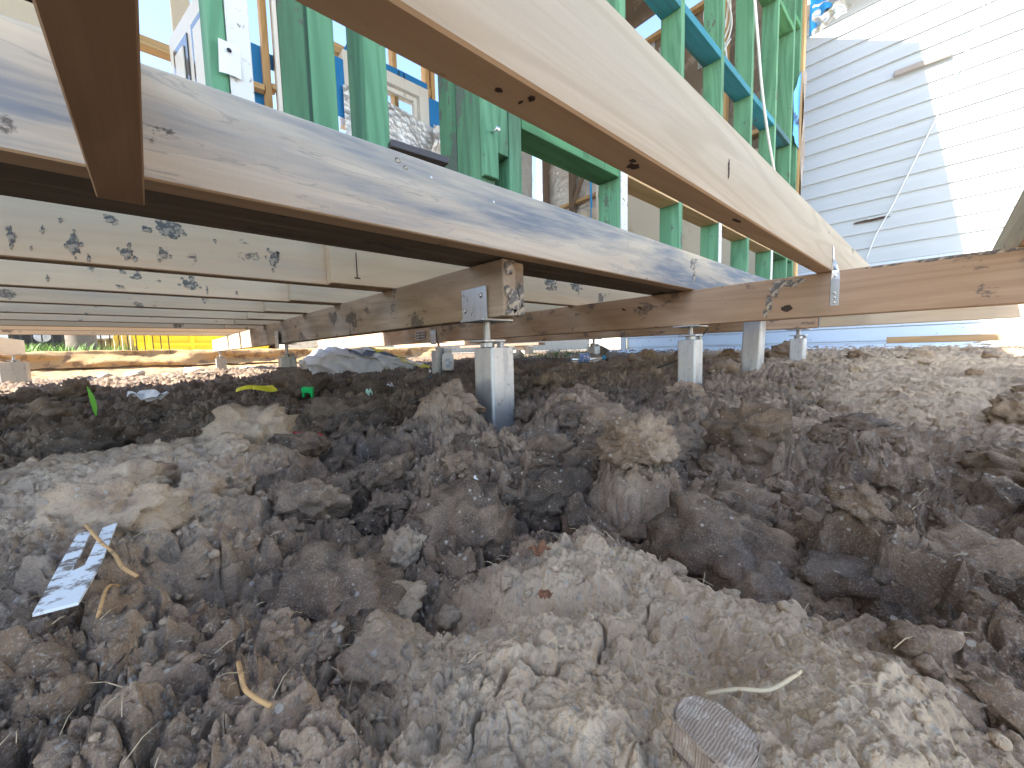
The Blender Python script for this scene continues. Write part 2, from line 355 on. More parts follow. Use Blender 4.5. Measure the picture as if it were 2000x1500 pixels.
def ground(x, y, fine=True):
    x = np.asarray(x, dtype=np.float64); y = np.asarray(y, dtype=np.float64)
    h, yard_and_bounce = base_h(x, y)
    r = np.sqrt(x * x + y * y)
    sm = smooth_mask(x, y)
    wx = x + 0.022 * fbm(x * 11, y * 11, 11, 3) + 0.006 * pnoise(x * 60, y * 60, 15); wy = y + 0.022 * fbm(x * 11, y * 11, 21, 3) + 0.006 * pnoise(x * 60, y * 60, 25)
    amp = (1 - 0.86 * sm) * (1 - 0.9 * yard_and_bounce) * (1 - 0.5 * ss(1.6, 3.0, x)) * (1 - ss(12, 20, r))
    near = 0.55 + 0.45 * ss(0.12, 0.5, r)
    c1, e1 = chunks(wx, wy, 0.17, 101); c2, e2 = chunks(wx, wy, 0.062, 202)
    c3, e3 = chunks(wx + 0.003 * pnoise(x * 200, y * 200, 3), wy, 0.024, 303)
    h = h + amp * near * (0.14 * c1 + 0.52 * c2) + (amp * 0.85 + 0.10) * (1 - yard_and_bounce) * 0.85 * c3 * near * (1 - 0.95 * sm)
    h = h + 0.02 * fbm(x * 3, y * 3, 31, 3) * amp
    if fine:
        c4, e4 = chunks(wx + 0.0015 * pnoise(x * 300, y * 300, 9), wy + 0.0015 * pnoise(x * 300, y * 300, 8), 0.0095, 404)
        patch = 0.35 + 0.65 * ss(-0.3, 0.3, pnoise(x * 9, y * 9, 61))
        h = h + 0.85 * c4 * patch * (0.08 + 0.92 * (1 - sm)) * np.minimum(1, 0.5 + r)
        h = h + 0.0016 * (0.5 - np.abs(fbm(x * 190, y * 190, 141, 3, 0.6))) + 0.0022 * pnoise(x * 85, y * 85, 151) * (1 - 0.85 * sm)
        h = h + 0.0035 * fbm(x * 60, y * 60, 41, 5, 0.6) * (1 - 0.5 * sm) + 0.005 * (np.abs(fbm(x * 22, y * 22, 51, 5, 0.6)) * 2 - 1) * (1 - 0.4 * sm) + 0.0026 * (np.abs(fbm(x * 70, y * 70, 57, 3, 0.6)) * 2 - 1) * (1 - 0.75 * sm)
        # fine drying cracks on the smeared mound tops
        c5, ec = chunks(x + 0.012 * fbm(x * 30, y * 30, 91, 3), y + 0.012 * fbm(x * 30, y * 30, 95, 3), 0.070, 505)
        c6, e6 = chunks(x + 0.005 * fbm(x * 70, y * 70, 191, 3), y + 0.005 * fbm(x * 70, y * 70, 195, 3), 0.026, 606)
        h = h + sm * (0.10 * c5 + 0.13 * c6) - 0.0025 * sm * np.exp(-(e6 / 0.06) ** 2) * ss(-0.1, 0.3, pnoise(x * 25, y * 25, 67))
        h = h - 0.009 * sm * np.exp(-(ec / 0.028) ** 2) * ss(-0.1, 0.25, pnoise(x * 12, y * 12, 66))
    return h
_OX = np.array([0, .007, -.007, 0, 0, .005, -.005, .005, -.005]); _OY = np.array([0, 0, 0, .007, -.007, .005, .005, -.005, -.005])
def gz(x, y): return float(ground(x + _OX, y + _OY).max())
#GROUND-END

# ------------------------------------------------------------------ soil material
def soil_mat(name, lump=False):
    m, t, b = mat(name)
    geo = N(t, 'ShaderNodeNewGeometry'); v = geo.outputs['Position']
    at = N(t, 'ShaderNodeAttribute'); at.attribute_name = 'dry'
    if lump:
        oi = N(t, 'ShaderNodeAttribute'); oi.attribute_name = 'dry'
    n1 = noise(t, v, 5.5, 6, 0.6); n2 = noise(t, v, 40, 6, 0.65); n3 = noise(t, v, 260, 4, 0.7)
    n4 = noise(t, v, 16, 5, 0.6, dist=0.8)
    d = math_(t, 'ADD', at.outputs['Fac'], math_(t, 'MULTIPLY', math_(t, 'SUBTRACT', n1, 0.5), 0.9))
    d = math_(t, 'ADD', d, math_(t, 'MULTIPLY', math_(t, 'SUBTRACT', n2, 0.5), 0.75))
    d = math_(t, 'ADD', d, math_(t, 'MULTIPLY', math_(t, 'SUBTRACT', n4, 0.5), 0.8), clamp=True)
    cr = N(t, 'ShaderNodeValToRGB'); L(t, d, cr.inputs[0]); e = cr.color_ramp.elements
    e[0].position = 0.0; e[0].color = (0.088, 0.058, 0.039, 1); e[1].position = 1.0; e[1].color = (0.60, 0.465, 0.325, 1)
    for p, c in ((0.25, (0.185, 0.124, 0.082, 1)), (0.5, (0.33, 0.232, 0.157, 1)), (0.75, (0.47, 0.350, 0.240, 1))):
        q = e.new(p); q.color = c
    col = cr.outputs[0]
    # blue-grey smeared clay, rusty patches, pale grit
    gre = noise(t, v, 9, 4, 0.6)
    col = mix(t, ramp(t, gre, 0.56, 0.68, 0, 0.4), col, (0.25, 0.22, 0.19))
    rus = noise(t, v, 13, 5, 0.65, dist=1.0)
    col = mix(t, ramp(t, rus, 0.62, 0.72, 0, 0.5), col, (0.19, 0.105, 0.055))
    col = mix(t, ramp(t, n3, 0.28, 0.48, 0.45, 0.0), col, (0.065, 0.046, 0.034))
    n5 = noise(t, v, 700, 3, 0.7)
    col = mix(t, ramp(t, n5, 0.5, 0.7, 0.0, 0.45), col, (0.52, 0.47, 0.40))
    vo = N(t, 'ShaderNodeTexVoronoi'); L(t, v, vo.inputs['Vector']); vo.inputs['Scale'].default_value = 170
    s = N(t, 'ShaderNodeSeparateColor'); L(t, vo.outputs['Color'], s.inputs[0])
    sp = math_(t, 'MULTIPLY', math_(t, 'GREATER_THAN', s.outputs[0], 0.90), math_(t, 'LESS_THAN', vo.outputs['Distance'], 0.3))
    col = mix(t, math_(t, 'MULTIPLY', sp, 0.8), col, (0.45, 0.40, 0.34))
    ya = N(t, 'ShaderNodeAttribute'); ya.attribute_name = 'yard_and_bounce'
    col = mix(t, ya.outputs['Fac'], col, mix(t, n2, (0.56, 0.51, 0.43), (0.42, 0.38, 0.32)))  # pale colour shared by the far yard and the added bounce patch
    L(t, col, b.inputs['Base Color'])
    L(t, ramp(t, n4, 0.3, 0.7, 0.55, 0.95), b.inputs['Roughness']); b.inputs['Specular IOR Level'].default_value = 0.35
    h = math_(t, 'ADD', noise(t, v, 420, 5, 0.7), math_(t, 'MULTIPLY', noise(t, v, 130, 5, 0.7), 1.6))
    bump(t, b, h, 0.7, 0.004)
    return m
M['soil'] = soil_mat('dug_clay_soil')
def set_attr(me, name, vals):
    a = me.attributes.new(name, 'FLOAT', 'POINT'); a.data.foreach_set('value', np.asarray(vals, dtype=np.float32))
def np_mesh(name, V, F, m, smooth=True):
    me = bpy.data.meshes.new(name); n = len(V); k = F.shape[1]; f = len(F)
    me.vertices.add(n); me.vertices.foreach_set('co', V.astype(np.float32).ravel())
    me.loops.add(f * k); me.loops.foreach_set('vertex_index', F.astype(np.int32).ravel())
    me.polygons.add(f); me.polygons.foreach_set('loop_start', np.arange(0, f * k, k, dtype=np.int32))
    try: me.polygons.foreach_set('loop_total', np.full(f, k, dtype=np.int32))
    except Exception: pass
    me.update(calc_edges=True); me.validate()
    me.polygons.foreach_set('use_smooth', np.full(f, smooth))
    me.materials.append(m); return me
def dryness(x, y):
    return np.clip(0.285 + 0.66 * smooth_mask(x, y) + 0.30 * ss(1.2, 2.4, x) * (1 - ss(1.5, 2.5, y)) + 0.22 * blob(x, y, 0.5, 0.8, 0.13, 0.18, 0) + 0.12 * blob(x, y, 0.8, 0.66, 0.14, 0.10, 0) + 0.22 * blob(x, y, 0.42, 0.25, 0.07, 0.08, 0)
                   + 0.12 * blob(x, y, 0.11, 0.25, 0.08, 0.10, 0) + 0.2 * blob(x, y, 0.02, 0.22, 0.08, 0.2, 0) + 0.15 * blob(x, y, 0.8, 0.35, 0.35, 0.22, 0)
                   - 0.22 * blob(x, y, 0.25, 0.75, 0.10, 0.25, 0) - 0.15 * blob(x, y, 0.40, 0.06, 0.12, 0.10, 0) - 0.12 * ss(1.2, 2.5, y), 0, 1)

# ------------------------------------------------------------------ ground sheet: polar grid, fine ahead of the eye
def build_ground():
    a = np.concatenate([np.radians(np.linspace(-14, 112, 985)), np.radians(np.linspace(112, 346, 110)[1:-1])])
    r = [0.03]
    while r[-1] < 80:
        q = r[-1]
        r.append(q * (1 + (0.03 if q < 0.09 else 0.0042 if q < 0.6 else 0.0062 if q < 2.2 else 0.010 if q < 8 else 0.10)))
    r = np.array(r); A, R = np.meshgrid(a, r)
    X = R * np.cos(A); Y = R * np.sin(A)
    Zc = ground(X, Y)
    base, yard_and_bounce = base_h(X, Y)
    k = (1 - smooth_mask(X, Y) * 0.8) * (1 - yard_and_bounce) * np.exp(-np.maximum(R - 1.5, 0))
    wx = 0.011 * fbm(X * 24, Y * 24, 611, 3) * k; wy = 0.011 * fbm(X * 24, Y * 24, 711, 3) * k
    V = np.stack([X + wx, Y + wy, Zc], -1).reshape(-1, 3)
    nr, na = X.shape
    i = np.arange(nr - 1)[:, None] * na; j = np.arange(na)[None, :]; j2 = (j + 1) % na
    F = np.stack([i + j, i + na + j, i + na + j2, i + j2], -1).reshape(-1, 4)[:, ::-1]
    me = np_mesh('ground', V, F, M['soil'])
    set_attr(me, 'dry', dryness(X, Y).ravel()); set_attr(me, 'yard_and_bounce', yard_and_bounce.ravel())
    o = bpy.data.objects.new('ground', me); C.objects.link(o); o['kind'] = 'structure'
    # centre plug under the eye
    return o
build_ground()

# ------------------------------------------------------------------ clods and crumbs
def ico(sub):
    bm = bmesh.new(); bmesh.ops.create_icosphere(bm, subdivisions=sub, radius=1.0)
    bm.verts.ensure_lookup_table()
    V = np.array([v.co[:] for v in bm.verts]); F = np.array([[v.index for v in f.verts] for f in bm.faces]); bm.free()
    return V, F
ICO = {s: ico(s) for s in (1, 2, 3, 4, 5)}
def clod_verts(V, rng, size, flat=0.7, planes=11, rough=1.0):
    n = rng.normal(size=(planes, 3)); n /= np.linalg.norm(n, axis=1)[:, None]
    d = rng.uniform(0.55, 0.95, planes)
    dp = V @ n.T; rr = np.where(dp > 0.05, d[None, :] / np.maximum(dp, 0.05), 9)
    rad_ = np.minimum(rr.min(1), 1.15)
    P = V * rad_[:, None]
    off = Vector(rng.uniform(-50, 50, 3))
    if rough > 0:
        disp = np.array([mnoise.fractal(Vector(p) * 2.3 + off, 0.6, 2.1, 6) * 0.20 + abs(mnoise.noise(Vector(p) * 6 + off)) * 0.10 + abs(mnoise.noise(Vector(p) * 15 + off)) * 0.07 + (mnoise.cell(Vector(p) * 5 + off) - 0.5) * 0.06
                         - 0.10 * max(0, 0.12 - mnoise.voronoi(Vector(p) * 3.2 + off)[0][1] + mnoise.voronoi(Vector(p) * 3.2 + off)[0][0]) / 0.12 for p in P])
        P = P * (1 + rough * disp[:, None])
    sx = np.array([rng.uniform(0.85, 1.25), rng.uniform(0.8, 1.1), flat * rng.uniform(0.85, 1.15)])
    return P * sx * size
PROM = [  # x, y, size, flat, dry, turn, label
    (0.150, 0.335, 0.026, 0.9, 0.75, 0.3, 'pale upright clay clod leaning over the crack beside the flat mound'),
    (0.108, 0.275, 0.034, 0.7, 0.72, 0.9, 'broad pale clay clod left of the flat front mound'),
    (0.085, 0.205, 0.028, 0.55, 0.55, 1.4, 'long grey clay clod lying in the crack beside the front mound'),
    (0.045, 0.650, 0.045, 0.8, 0.62, 0.2, 'pale clay clod standing on the near edge of the left mound'),
    (0.445, 0.255, 0.048, 0.85, 0.40, 0.4, 'square brown clay clod at the back edge of the front mound'),
    (0.335, 0.425, 0.034, 0.95, 0.55, 1.0, 'small upright brown clod between post and front mound'),
    (0.540, 0.850, 0.080, 0.70, 0.40, 0.5, 'big rough clod heaped left of the centre steel stump'),
    (0.860, 0.690, 0.075, 0.6, 0.34, 0.1, 'big brown clod heaped right of the centre steel stump'),
    (0.285, 0.480, 0.045, 0.6, 0.35, 0.7, 'smooth grey clay clod in front of the centre steel stump'),
    (0.335, 0.045, 0.030, 0.38, 0.40, 0.2, 'long flat clod bridging the dark hollow at lower right'),
    (0.460, -0.018, 0.022, 0.40, 0.42, 0.1, 'flat slab-like clod perched at the right edge'),
    (0.395, -0.020, 0.048, 0.6, 0.45, 0.8, 'large grey lump with pale patches at lower right'),
    (0.930, 0.250, 0.080, 0.5, 0.4, 0.4, 'broad flat grey clod halfway back on the right'),
    (0.700, 0.330, 0.070, 0.55, 0.35, 1.1, 'dark rounded clod right of the square brown clod'),
    (1.420, 0.620, 0.075, 0.6, 0.45, 0.3, 'rounded clod hugging the foot of the steel stump under the reddish bearer'),
]
rng = np.random.default_rng(7)
for x, y, s, fl, dry, trn, lab in PROM:
    V, F = ICO[5]
    P = clod_verts(V, rng, s, fl)
    me = np_mesh('soil_clod', P, F, M['soil']); set_attr(me, 'dry', np.full(len(P), dry)); set_attr(me, 'yard_and_bounce', np.zeros(len(P)))
    o = bpy.data.objects.new('soil_clod', me); C.objects.link(o)
    b0 = float(base_h(np.array([x]), np.array([y]))[0][0])
    o.location = (x, y, b0 + s * fl * 0.42); o.rotation_euler = (rng.uniform(-.25, .25), rng.uniform(-.25, .25), trn)
    tag(o, lab, 'clod')
def scatter(name, count, smin, smax, rmin, rmax, sub, seed, rough, power=1.0, proto=24, dry=(0.15, 0.7), matl='soil', amin=-13, amax=111, sink=0.25, flat=0.75, size_pow=1.8, thin=0.8):
    rng = np.random.default_rng(seed); V, F = ICO[sub]
    protos = [clod_verts(V, rng, 1.0, flat, 9, rough) for _ in range(proto)]
    a = np.radians(rng.uniform(amin, amax, count)); r = rmin * (rmax / rmin) ** (rng.uniform(0, 1, count) ** power)
    x = r * np.cos(a); y = r * np.sin(a)
    keep = rng.uniform(0, 1, count) > smooth_mask(x, y) * thin
    if sub >= 3:
        for ax, ay, ar in ((-0.05, 0.35, 0.10), (-0.03, 0.34, 0.06), (0.015, 0.19, 0.05), (0.118, 0.043, 0.045), (0.15, 0.04, 0.03), (-0.06, 1.84, 0.12), (0.36, 2.2, 0.15), (0.43, 1.74, 0.12), (1.65, 2.6, 0.15), (2.1, 1.6, 0.2), (0.663, 0.816, 0.09), (-0.185, 1.8, 0.05)): keep &= (x - ax) ** 2 + (y - ay) ** 2 > ar * ar
    x, y, r = x[keep], y[keep], r[keep]; count = len(x)
    s = smin * (smax / smin) ** (rng.uniform(0, 1, count) ** size_pow) * np.clip(0.55 + r * 0.5, 0.5, 1.6)
    z = ground(x, y) + s * (flat - sink) * 0.6
    dr = np.clip(dryness(x, y) + rng.uniform(dry[0], dry[1], count) - 0.3, 0, 1)
    VV = np.empty((count, len(V), 3)); nv = len(V)
    for i in range(count):
        q = Matrix.Rotation(rng.uniform(0, 6.28), 3, 'Z') @ Matrix.Rotation(rng.uniform(-.6, .6), 3, 'X')
        VV[i] = protos[rng.integers(proto)] @ np.array(q).T * s[i] + np.array([x[i], y[i], z[i]])
    FF = (F[None] + (np.arange(count) * nv)[:, None, None]).reshape(-1, 3)
    me = np_mesh(name, VV.reshape(-1, 3), FF, M[matl], smooth=sub > 1)
    set_attr(me, 'dry', np.repeat(dr, nv)); set_attr(me, 'yard_and_bounce', np.zeros(count * nv))
    o = bpy.data.objects.new(name, me); C.objects.link(o)
    tag(o, 'loose crumbs of dug soil strewn over the ground' if matl == 'soil' else 'pale grit and shell specks strewn over the soil', 'soil' if matl == 'soil' else 'grit'); o['kind'] = 'stuff'
    return o
M['grit'] = plain('pale_grit', (0.5, 0.46, 0.4), 0.8, spot=(0.25, 0.2, 0.16), spot_scale=50)
scatter('broken_soil_clods', 340, 0.014, 0.075, 0.30, 3.4, 4, 13, 1.35, power=0.85, proto=30, flat=0.72, sink=0.62, size_pow=1.2, thin=0.97, dry=(-0.02, 0.42))
scatter('loose_soil_lumps', 520, 0.005, 0.022, 0.22, 3.2, 3, 3, 1.5, sink=0.5, dry=(0.0, 0.5))
scatter('loose_soil_crumbs', 5200, 0.0009, 0.006, 0.16, 2.6, 2, 5, 1.5, proto=40, sink=0.45)
scatter('pale_grit_specks', 420, 0.0004, 0.0012, 0.12, 2.5, 1, 9, 0, matl='grit')

# ================================================================== floor frame
ZJ = 0.2267; ZT = 0.367; ZB = 0.0867
def joist(label, x0, x1, y0, y1, m, z0=ZJ, z1=ZT, group='floor joists across the bearers', bev=0.0025):
    o = box('floor_joist', x0, x1, y0, y1, z0, z1, M[m], bev=bev)
    o.data.materials.append(M['joist_dark'] if 'dark damp' in label else M['bounce_under'])  # second slot for bottom faces; the brown one has soil bounce painted in
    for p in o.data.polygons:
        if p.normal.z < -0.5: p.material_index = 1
    return tag(o, label, 'joist', group)
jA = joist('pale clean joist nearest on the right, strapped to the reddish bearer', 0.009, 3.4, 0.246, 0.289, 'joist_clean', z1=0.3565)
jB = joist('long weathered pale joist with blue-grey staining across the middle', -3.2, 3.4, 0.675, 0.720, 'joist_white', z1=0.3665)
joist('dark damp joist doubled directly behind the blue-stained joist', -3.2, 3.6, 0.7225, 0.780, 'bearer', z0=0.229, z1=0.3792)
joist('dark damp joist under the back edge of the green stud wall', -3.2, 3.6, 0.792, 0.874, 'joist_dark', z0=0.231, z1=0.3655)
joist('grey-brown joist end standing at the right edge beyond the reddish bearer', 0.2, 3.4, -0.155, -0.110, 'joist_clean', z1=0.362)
names = ['first', 'second', 'third', 'fourth', 'fifth', 'sixth', 'seventh', 'eighth']
ys = [1.33, 1.81, 2.28, 2.745, 3.21, 3.68, 4.15, 4.80]
lefts = ['mud-splashed pale joist with large dark splatters, nearest of the far left joists',
         'greenish pale joist with scattered mud spots, just behind the most splattered joist',
         'plain pale joist behind the greenish mud-spotted one on the far left',
         'fourth joist back of the far left row under the house',
         'fifth joist back of the far left row under the house',
         'sixth joist back of the far left row under the house',
         'seventh joist back of the far left row, thin in the distance',
         'rearmost joist of the far left row, above the yellow vehicle']
rights = ['creamy joist lapped beside the most splattered joist, with a hanging splinter',
          'creamy joist lapped beside the greenish mud-spotted joist',
          'pinkish joist piece lapped third back over the muddy bearer',
          'pinkish joist piece lapped fourth back over the muddy bearer',
          'pinkish joist piece lapped fifth back over the muddy bearer',
          'thin far joist piece lapped sixth back over the muddy bearer']
for i, y in enumerate(ys):
    joist(lefts[i], -3.4 + 0.1 * (i % 3), 0.78 if i < 6 else 1.2, y, y + 0.045, 'joist_mud' if i < 2 else ('joist_lap' if i % 2 else 'joist_mud'))
    if i < 6: joist(rights[i], 0.40 - 0.012 * i, 3.5, y - 0.047, y - 0.002, 'joist_lap' if i else 'joist_mud')
trim = box('trimmer_joist', -2.2, 0.0, -0.0208, 0.0208, -0.087, 0.087, M['offcut'], bev=0.0015)
trim.data.transform(Matrix.Translation((-1.1, 0, 0))); trim.location = (-0.0275, 0.672, 0.279); trim.rotation_euler = (0, 0, rad(91.45))
tag(trim, 'dark brown trimmer board overhead at upper left, butted to the blue-stained joist', 'trimmer')
# splintered end grain on the trimmer
bm = bmesh.new()
rs = random.Random(4)
for k in range(12):
    y = 0.668 + rs.uniform(-0.012, 0.003); L_ = rs.uniform(0.003, 0.011); x = -0.0055 + rs.uniform(0, 0.0012)
    a = bm.verts.new((x, y, 0.196)); b_ = bm.verts.new((x, y + 0.0015, 0.196)); c = bm.verts.new((x + rs.uniform(-.001, .003), y + rs.uniform(-.002, .004), 0.191 - L_)); bm.faces.new((a, b_, c))
sp = from_bm('splinter', bm, M['pine_x']); sp.parent = trim; sp.matrix_parent_inverse = Matrix.LocRotScale(trim.location, trim.rotation_euler.to_quaternion(), None).inverted()

def bearer(label, p0, p1, plies, m, z0=ZB, z1=ZJ - 0.0006, group='bearers carrying the joists'):
    d = Vector((p1[0] - p0[0], p1[1] - p0[1])); a = math.atan2(d.y, d.x)
    t = thing('timber_bearer', label, 'bearer', (p0[0], p0[1], 0), (0, 0, a), group)
    off = 0.0
    for w, s0, dz in plies:   # offset to the right-hand (+X world) side
        box('ply', s0, d.length, -off - w, -off, z0 + dz, z1, M[m], t, bev=0.003)
        off += w + 0.0015
    return t
bC = bearer('muddy double bearer on the centre steel stump, running back under the joists', (0.622, 0.722), (0.42, 5.98), [(0.045, 0.0, 0.0), (0.040, 0.012, 0.004)], 'bearer')
bearer('reddish bearer crossing the right side in front of the white house', (1.575, -1.4), (1.60, 5.9), [(0.045, 0.0, 0.0)], 'bearer_red')
bearer('outer bearer furthest right, seen below the reddish bearer, left length', (2.62, 0.46), (2.5, 5.4), [(0.045, 0, 0), (0.045, 0.01, 0)], 'bearer_red')
bearer('outer bearer furthest right, right-hand length with a long crack', (2.66, -2.0), (2.63, 0.455), [(0.045, 0, 0)], 'joist_lap')
bearer('far left pale bearer with its sawn end over a grey steel stump', (-1.12, 0.9), (-1.075, 5.98), [(0.045, 0, 0)], 'joist_lap')

# ------------------------------------------------------------------ steel stumps
def hexnut(name, r, h, m, parent, loc):
    bm = bmesh.new(); bmesh.ops.create_cone(bm, cap_ends=True, segments=6, radius1=r, radius2=r, depth=h)
    bmesh.ops.bevel(bm, geom=bm.edges[:], offset=0.0012, segments=1, affect='EDGES')
    return from_bm(name, bm, m, parent, loc)
def stump(label, x, y, zb, zt, s=0.075, rot=0.0, head='plate', bracket_side=None, m='galv', lean=(0, 0), ztop=ZB, off=(0, 0), bx=None):
    t = thing('steel_stump', label, 'stump', (x, y, zb), (lean[0], lean[1], rot), 'galvanised steel stumps under the bearers')
    H_ = zt - zb; bm = bmesh.new(); h = s / 2
    rings = []
    for zz, k in ((-0.12, 1.0), (H_, 1.0), (H_, 0.93), (H_ - 0.012, 0.93)):
        r = []
        c = 0.008
        for sx, sy in ((1, 1), (-1, 1), (-1, -1), (1, -1)):
            for q in range(4):
                a = {(1, 1): 0, (-1, 1): 90, (-1, -1): 180, (1, -1): 270}[(sx, sy)] + q * 30
                r.append(bm.verts.new((k * (sx * (h - c) + c * math.cos(rad(a))), k * (sy * (h - c) + c * math.sin(rad(a))), zz)))
        rings.append(r)
    for i in range(3):
        for q in range(16): bm.faces.new((rings[i][q], rings[i][(q + 1) % 16], rings[i + 1][(q + 1) % 16], rings[i + 1][q]))
    from_bm('tube', bm, M[m], t)
    if head == 'none':
        box('end_cap', -h * 0.9, h * 0.9, -h * 0.9, h * 0.9, H_ - 0.006, H_ - 0.002, M[m], t, bev=0); return t
    box('cap_plate', -h * 0.92, h * 0.92, -h * 0.92, h * 0.92, H_ - 0.007, H_ + 0.003, M[m], t, bev=0.001)
    top = ztop - zb; ox, oy = off
    box('bearing_plate', ox - 0.052, ox + 0.052, oy - 0.05, oy + 0.05, top - 0.0062, top - 0.0006, M[m], t, bev=0.0008)
    # threaded rod with real thread ridges
    prof = []; z = H_ - 0.002; r0 = 0.0105
    while z < top - 0.006: prof += [(r0, z), (r0 * 0.87, z + 0.0014)]; z += 0.0028
    prof.append((r0, top - 0.006)); lathe('threaded_rod', prof, M['galv_dull'], t, n=18, loc=(ox, oy, 0))
    gap = top - 0.006 - H_
    if gap > 0.035:
        hexnut('nut', 0.020, 0.014, M[m], t, (ox, oy, H_ + 0.011))
        box('washer_plate', ox - 0.036, ox + 0.036, oy - 0.036, oy + 0.036, H_ + 0.0185, H_ + 0.0245, M[m], t, bev=0.0008)
        box('packer', ox + 0.020, ox + 0.034, oy - 0.032, oy - 0.016, H_ + 0.0032, H_ + 0.0182, M[m], t, bev=0.0008)
    else: hexnut('nut', 0.019, 0.010, M[m], t, (ox, oy, H_ + 0.008))
    if bx is not None:      # upright cheek plate on the -X face of the bearer
        x0, y0, y1, zz0, zz1, pr = bx
        box('cheek_plate', x0 - 0.0045, x0, y0, y1, zz0, zz1, M[m], t, bev=0.0008)
        for (py, pzz) in pr:
            sc = lathe('screw', [(0.0022, 0.0026), (0.0022, 0.0032), (0.0055, 0.0040), (0.0062, 0.0026), (0.0070, 0.0)], M['screw'], t, n=14, loc=(x0 - 0.0045, py, pzz), rot=(0, rad(-90), 0))
    return t
stump('front centre steel stump with threaded rod and screwed cheek plate', 0.663, 0.816, -0.205, 0.008, 0.080, off=(-0.012, 0.012),
      bx=(-0.0470, -0.038, 0.070, 0.285, 0.373, ((-0.016, 0.351), (0.056, 0.317))))
stump('bluish steel stump under the reddish bearer, second nearest', 1.615, 0.700, -0.19, 0.025, 0.075)
stump('small distant steel stump below the joint of the outer bearer', 2.68, 0.555, -0.09, 0.028, 0.070)
stump('short leaning steel post without a rod behind the reddish bearer', 2.12, 0.62, -0.12, 0.115, 0.078, head='none', lean=(rad(2), rad(-1.5)))
stump('grey steel stump under the muddy bearer beside the crumpled sack', 0.575, 2.82, -0.205, -0.002, 0.090, m='galv_dull', bx=(-0.0490, -0.05, 0.05, 0.26, 0.37, ((0.0, 0.335),)))
stump('far steel stump under the end of the muddy bearer', 0.455, 5.55, -0.245, 0.0, 0.095, m='galv_dull')
stump('far left grey steel stump under the pale bearer end', -1.09, 5.88, -0.205, 0.014, 0.16, m='galv_dull')
stump('distant pale steel stump behind the white bottle', 1.625, 2.70, -0.15, 0.02, 0.09, bx=(-0.047, -0.05, 0.03, 0.22, 0.33, ((-0.01, 0.30),)))
stump('distant steel stump half hidden by soil near the weeds', 2.62, 1.92, -0.13, 0.02, 0.075)

# strap, small brackets, bolts
bm = bmesh.new(); prev = None
for i, (x, y, z, w, ang) in enumerate(((1.5795, .238, .118, .011, 0), (1.5795, .238, .20, .011, 0), (1.579, .2385, .222, .009, 15), (1.576, .2405, .245, .0075, 50), (1.573, .2440, .268, .0065, 85), (1.572, .2450, .300, .0065, 90))):
    a = rad(ang); dx, dy = math.sin(a) * w, math.cos(a) * w
    cur = [bm.verts.new((x + dx, y - dy, z)), bm.verts.new((x - dx, y + dy, z)), bm.verts.new((x - dx - .0015, y + dy - .0012, z)), bm.verts.new((x + dx - .0015, y - dy - .0012, z))]
    if prev:
        for q in range(4): bm.faces.new((prev[q], prev[(q + 1) % 4], cur[(q + 1) % 4], cur[q]))
    else: bm.faces.new(cur)
    prev = cur
bm.faces.new(prev[::-1])
strap = from_bm('twisted_strap', bm, M['strap']); tag(strap, 'shiny twisted zinc strap tying the pale clean joist to the reddish bearer', 'strap')
for z in (0.128, 0.143, 0.158):
    lathe('screw', [(0.0015, 0.002), (0.0035, 0.0022), (0.004, 0)], M['screw'], strap, n=10, loc=(1.578, 0.238, z), rot=(0, rad(-90), 0))
o = box('strap_tab', 2.6375, 2.6385, 0.195, 0.225, 0.125, 0.165, M['strap'], bev=0); tag(o, 'small zinc tab screwed to the right-hand length of outer bearer', 'bracket')
lathe('screw', [(0.002, 0.003), (0.005, 0)], M['screw'], o, n=8, loc=(-0.0006, 0, 0), rot=(0, rad(-90), 0))
o = box('strap_tab', 2.6405, 2.6415, -0.23, -0.20, 0.17, 0.205, M['strap'], bev=0); tag(o, 'small zinc tab at the right edge, half behind the reddish bearer', 'bracket')
for y, lab in ((0.985, 'left of two dark rusty bolts poking from the reddish bearer'), (0.905, 'right of two dark rusty bolts poking from the reddish bearer')):
    b_ = tube('rusty_bolt', [(1.585, y, 0.176), (1.572, y + .001, 0.176), (1.566, y + .004, 0.182)], 0.0035, M['rust'], n=8); tag(b_, lab, 'bolt')
bm = bmesh.new(); add_box(bm, 1.580, 1.5815, 2.84, 2.99, 0.115, 0.185)
npl = from_bm('nail_plate', bm, M['galv']); tag(npl, 'punched nail plate joining two lengths of the reddish bearer in the distance', 'nail plate')
bm = bmesh.new()
for i in range(6):
    for j in range(3): add_box(bm, 1.5785, 1.5799, 2.85 + i * 0.023, 2.862 + i * 0.023, 0.121 + j * 0.022, 0.135 + j * 0.022)
tt = from_bm('teeth', bm, M['rust']); tt.parent = npl
# nails and small marks on the long pale joist
for x, z, lab in ((0.405, 0.338, 'bright nail head left of centre in the blue-stained joist'), (0.560, 0.328, 'bright nail head near the middle of the blue-stained joist')):
    n_ = lathe('nail_head', [(0.0012, 0.0012), (0.0028, 0.0008), (0.003, 0)], M['screw'], n=10, loc=(x, 0.675, z), rot=(rad(90), 0, 0)); n_.parent = jB; n_.matrix_parent_inverse = Matrix.Translation(jB.location).inverted()
bm = bmesh.new()   # hanging splinter on the lapped joist
add_box(bm, 0.478, 0.4805, 1.281, 1.2825, 0.252, 0.33); add_box(bm, 0.470, 0.489, 1.2805, 1.2820, 0.248, 0.2515)
tag(from_bm('wood_splinter', bm, M['rust']), 'dark hanging splinter on the face of the first lapped creamy joist', 'splinter')

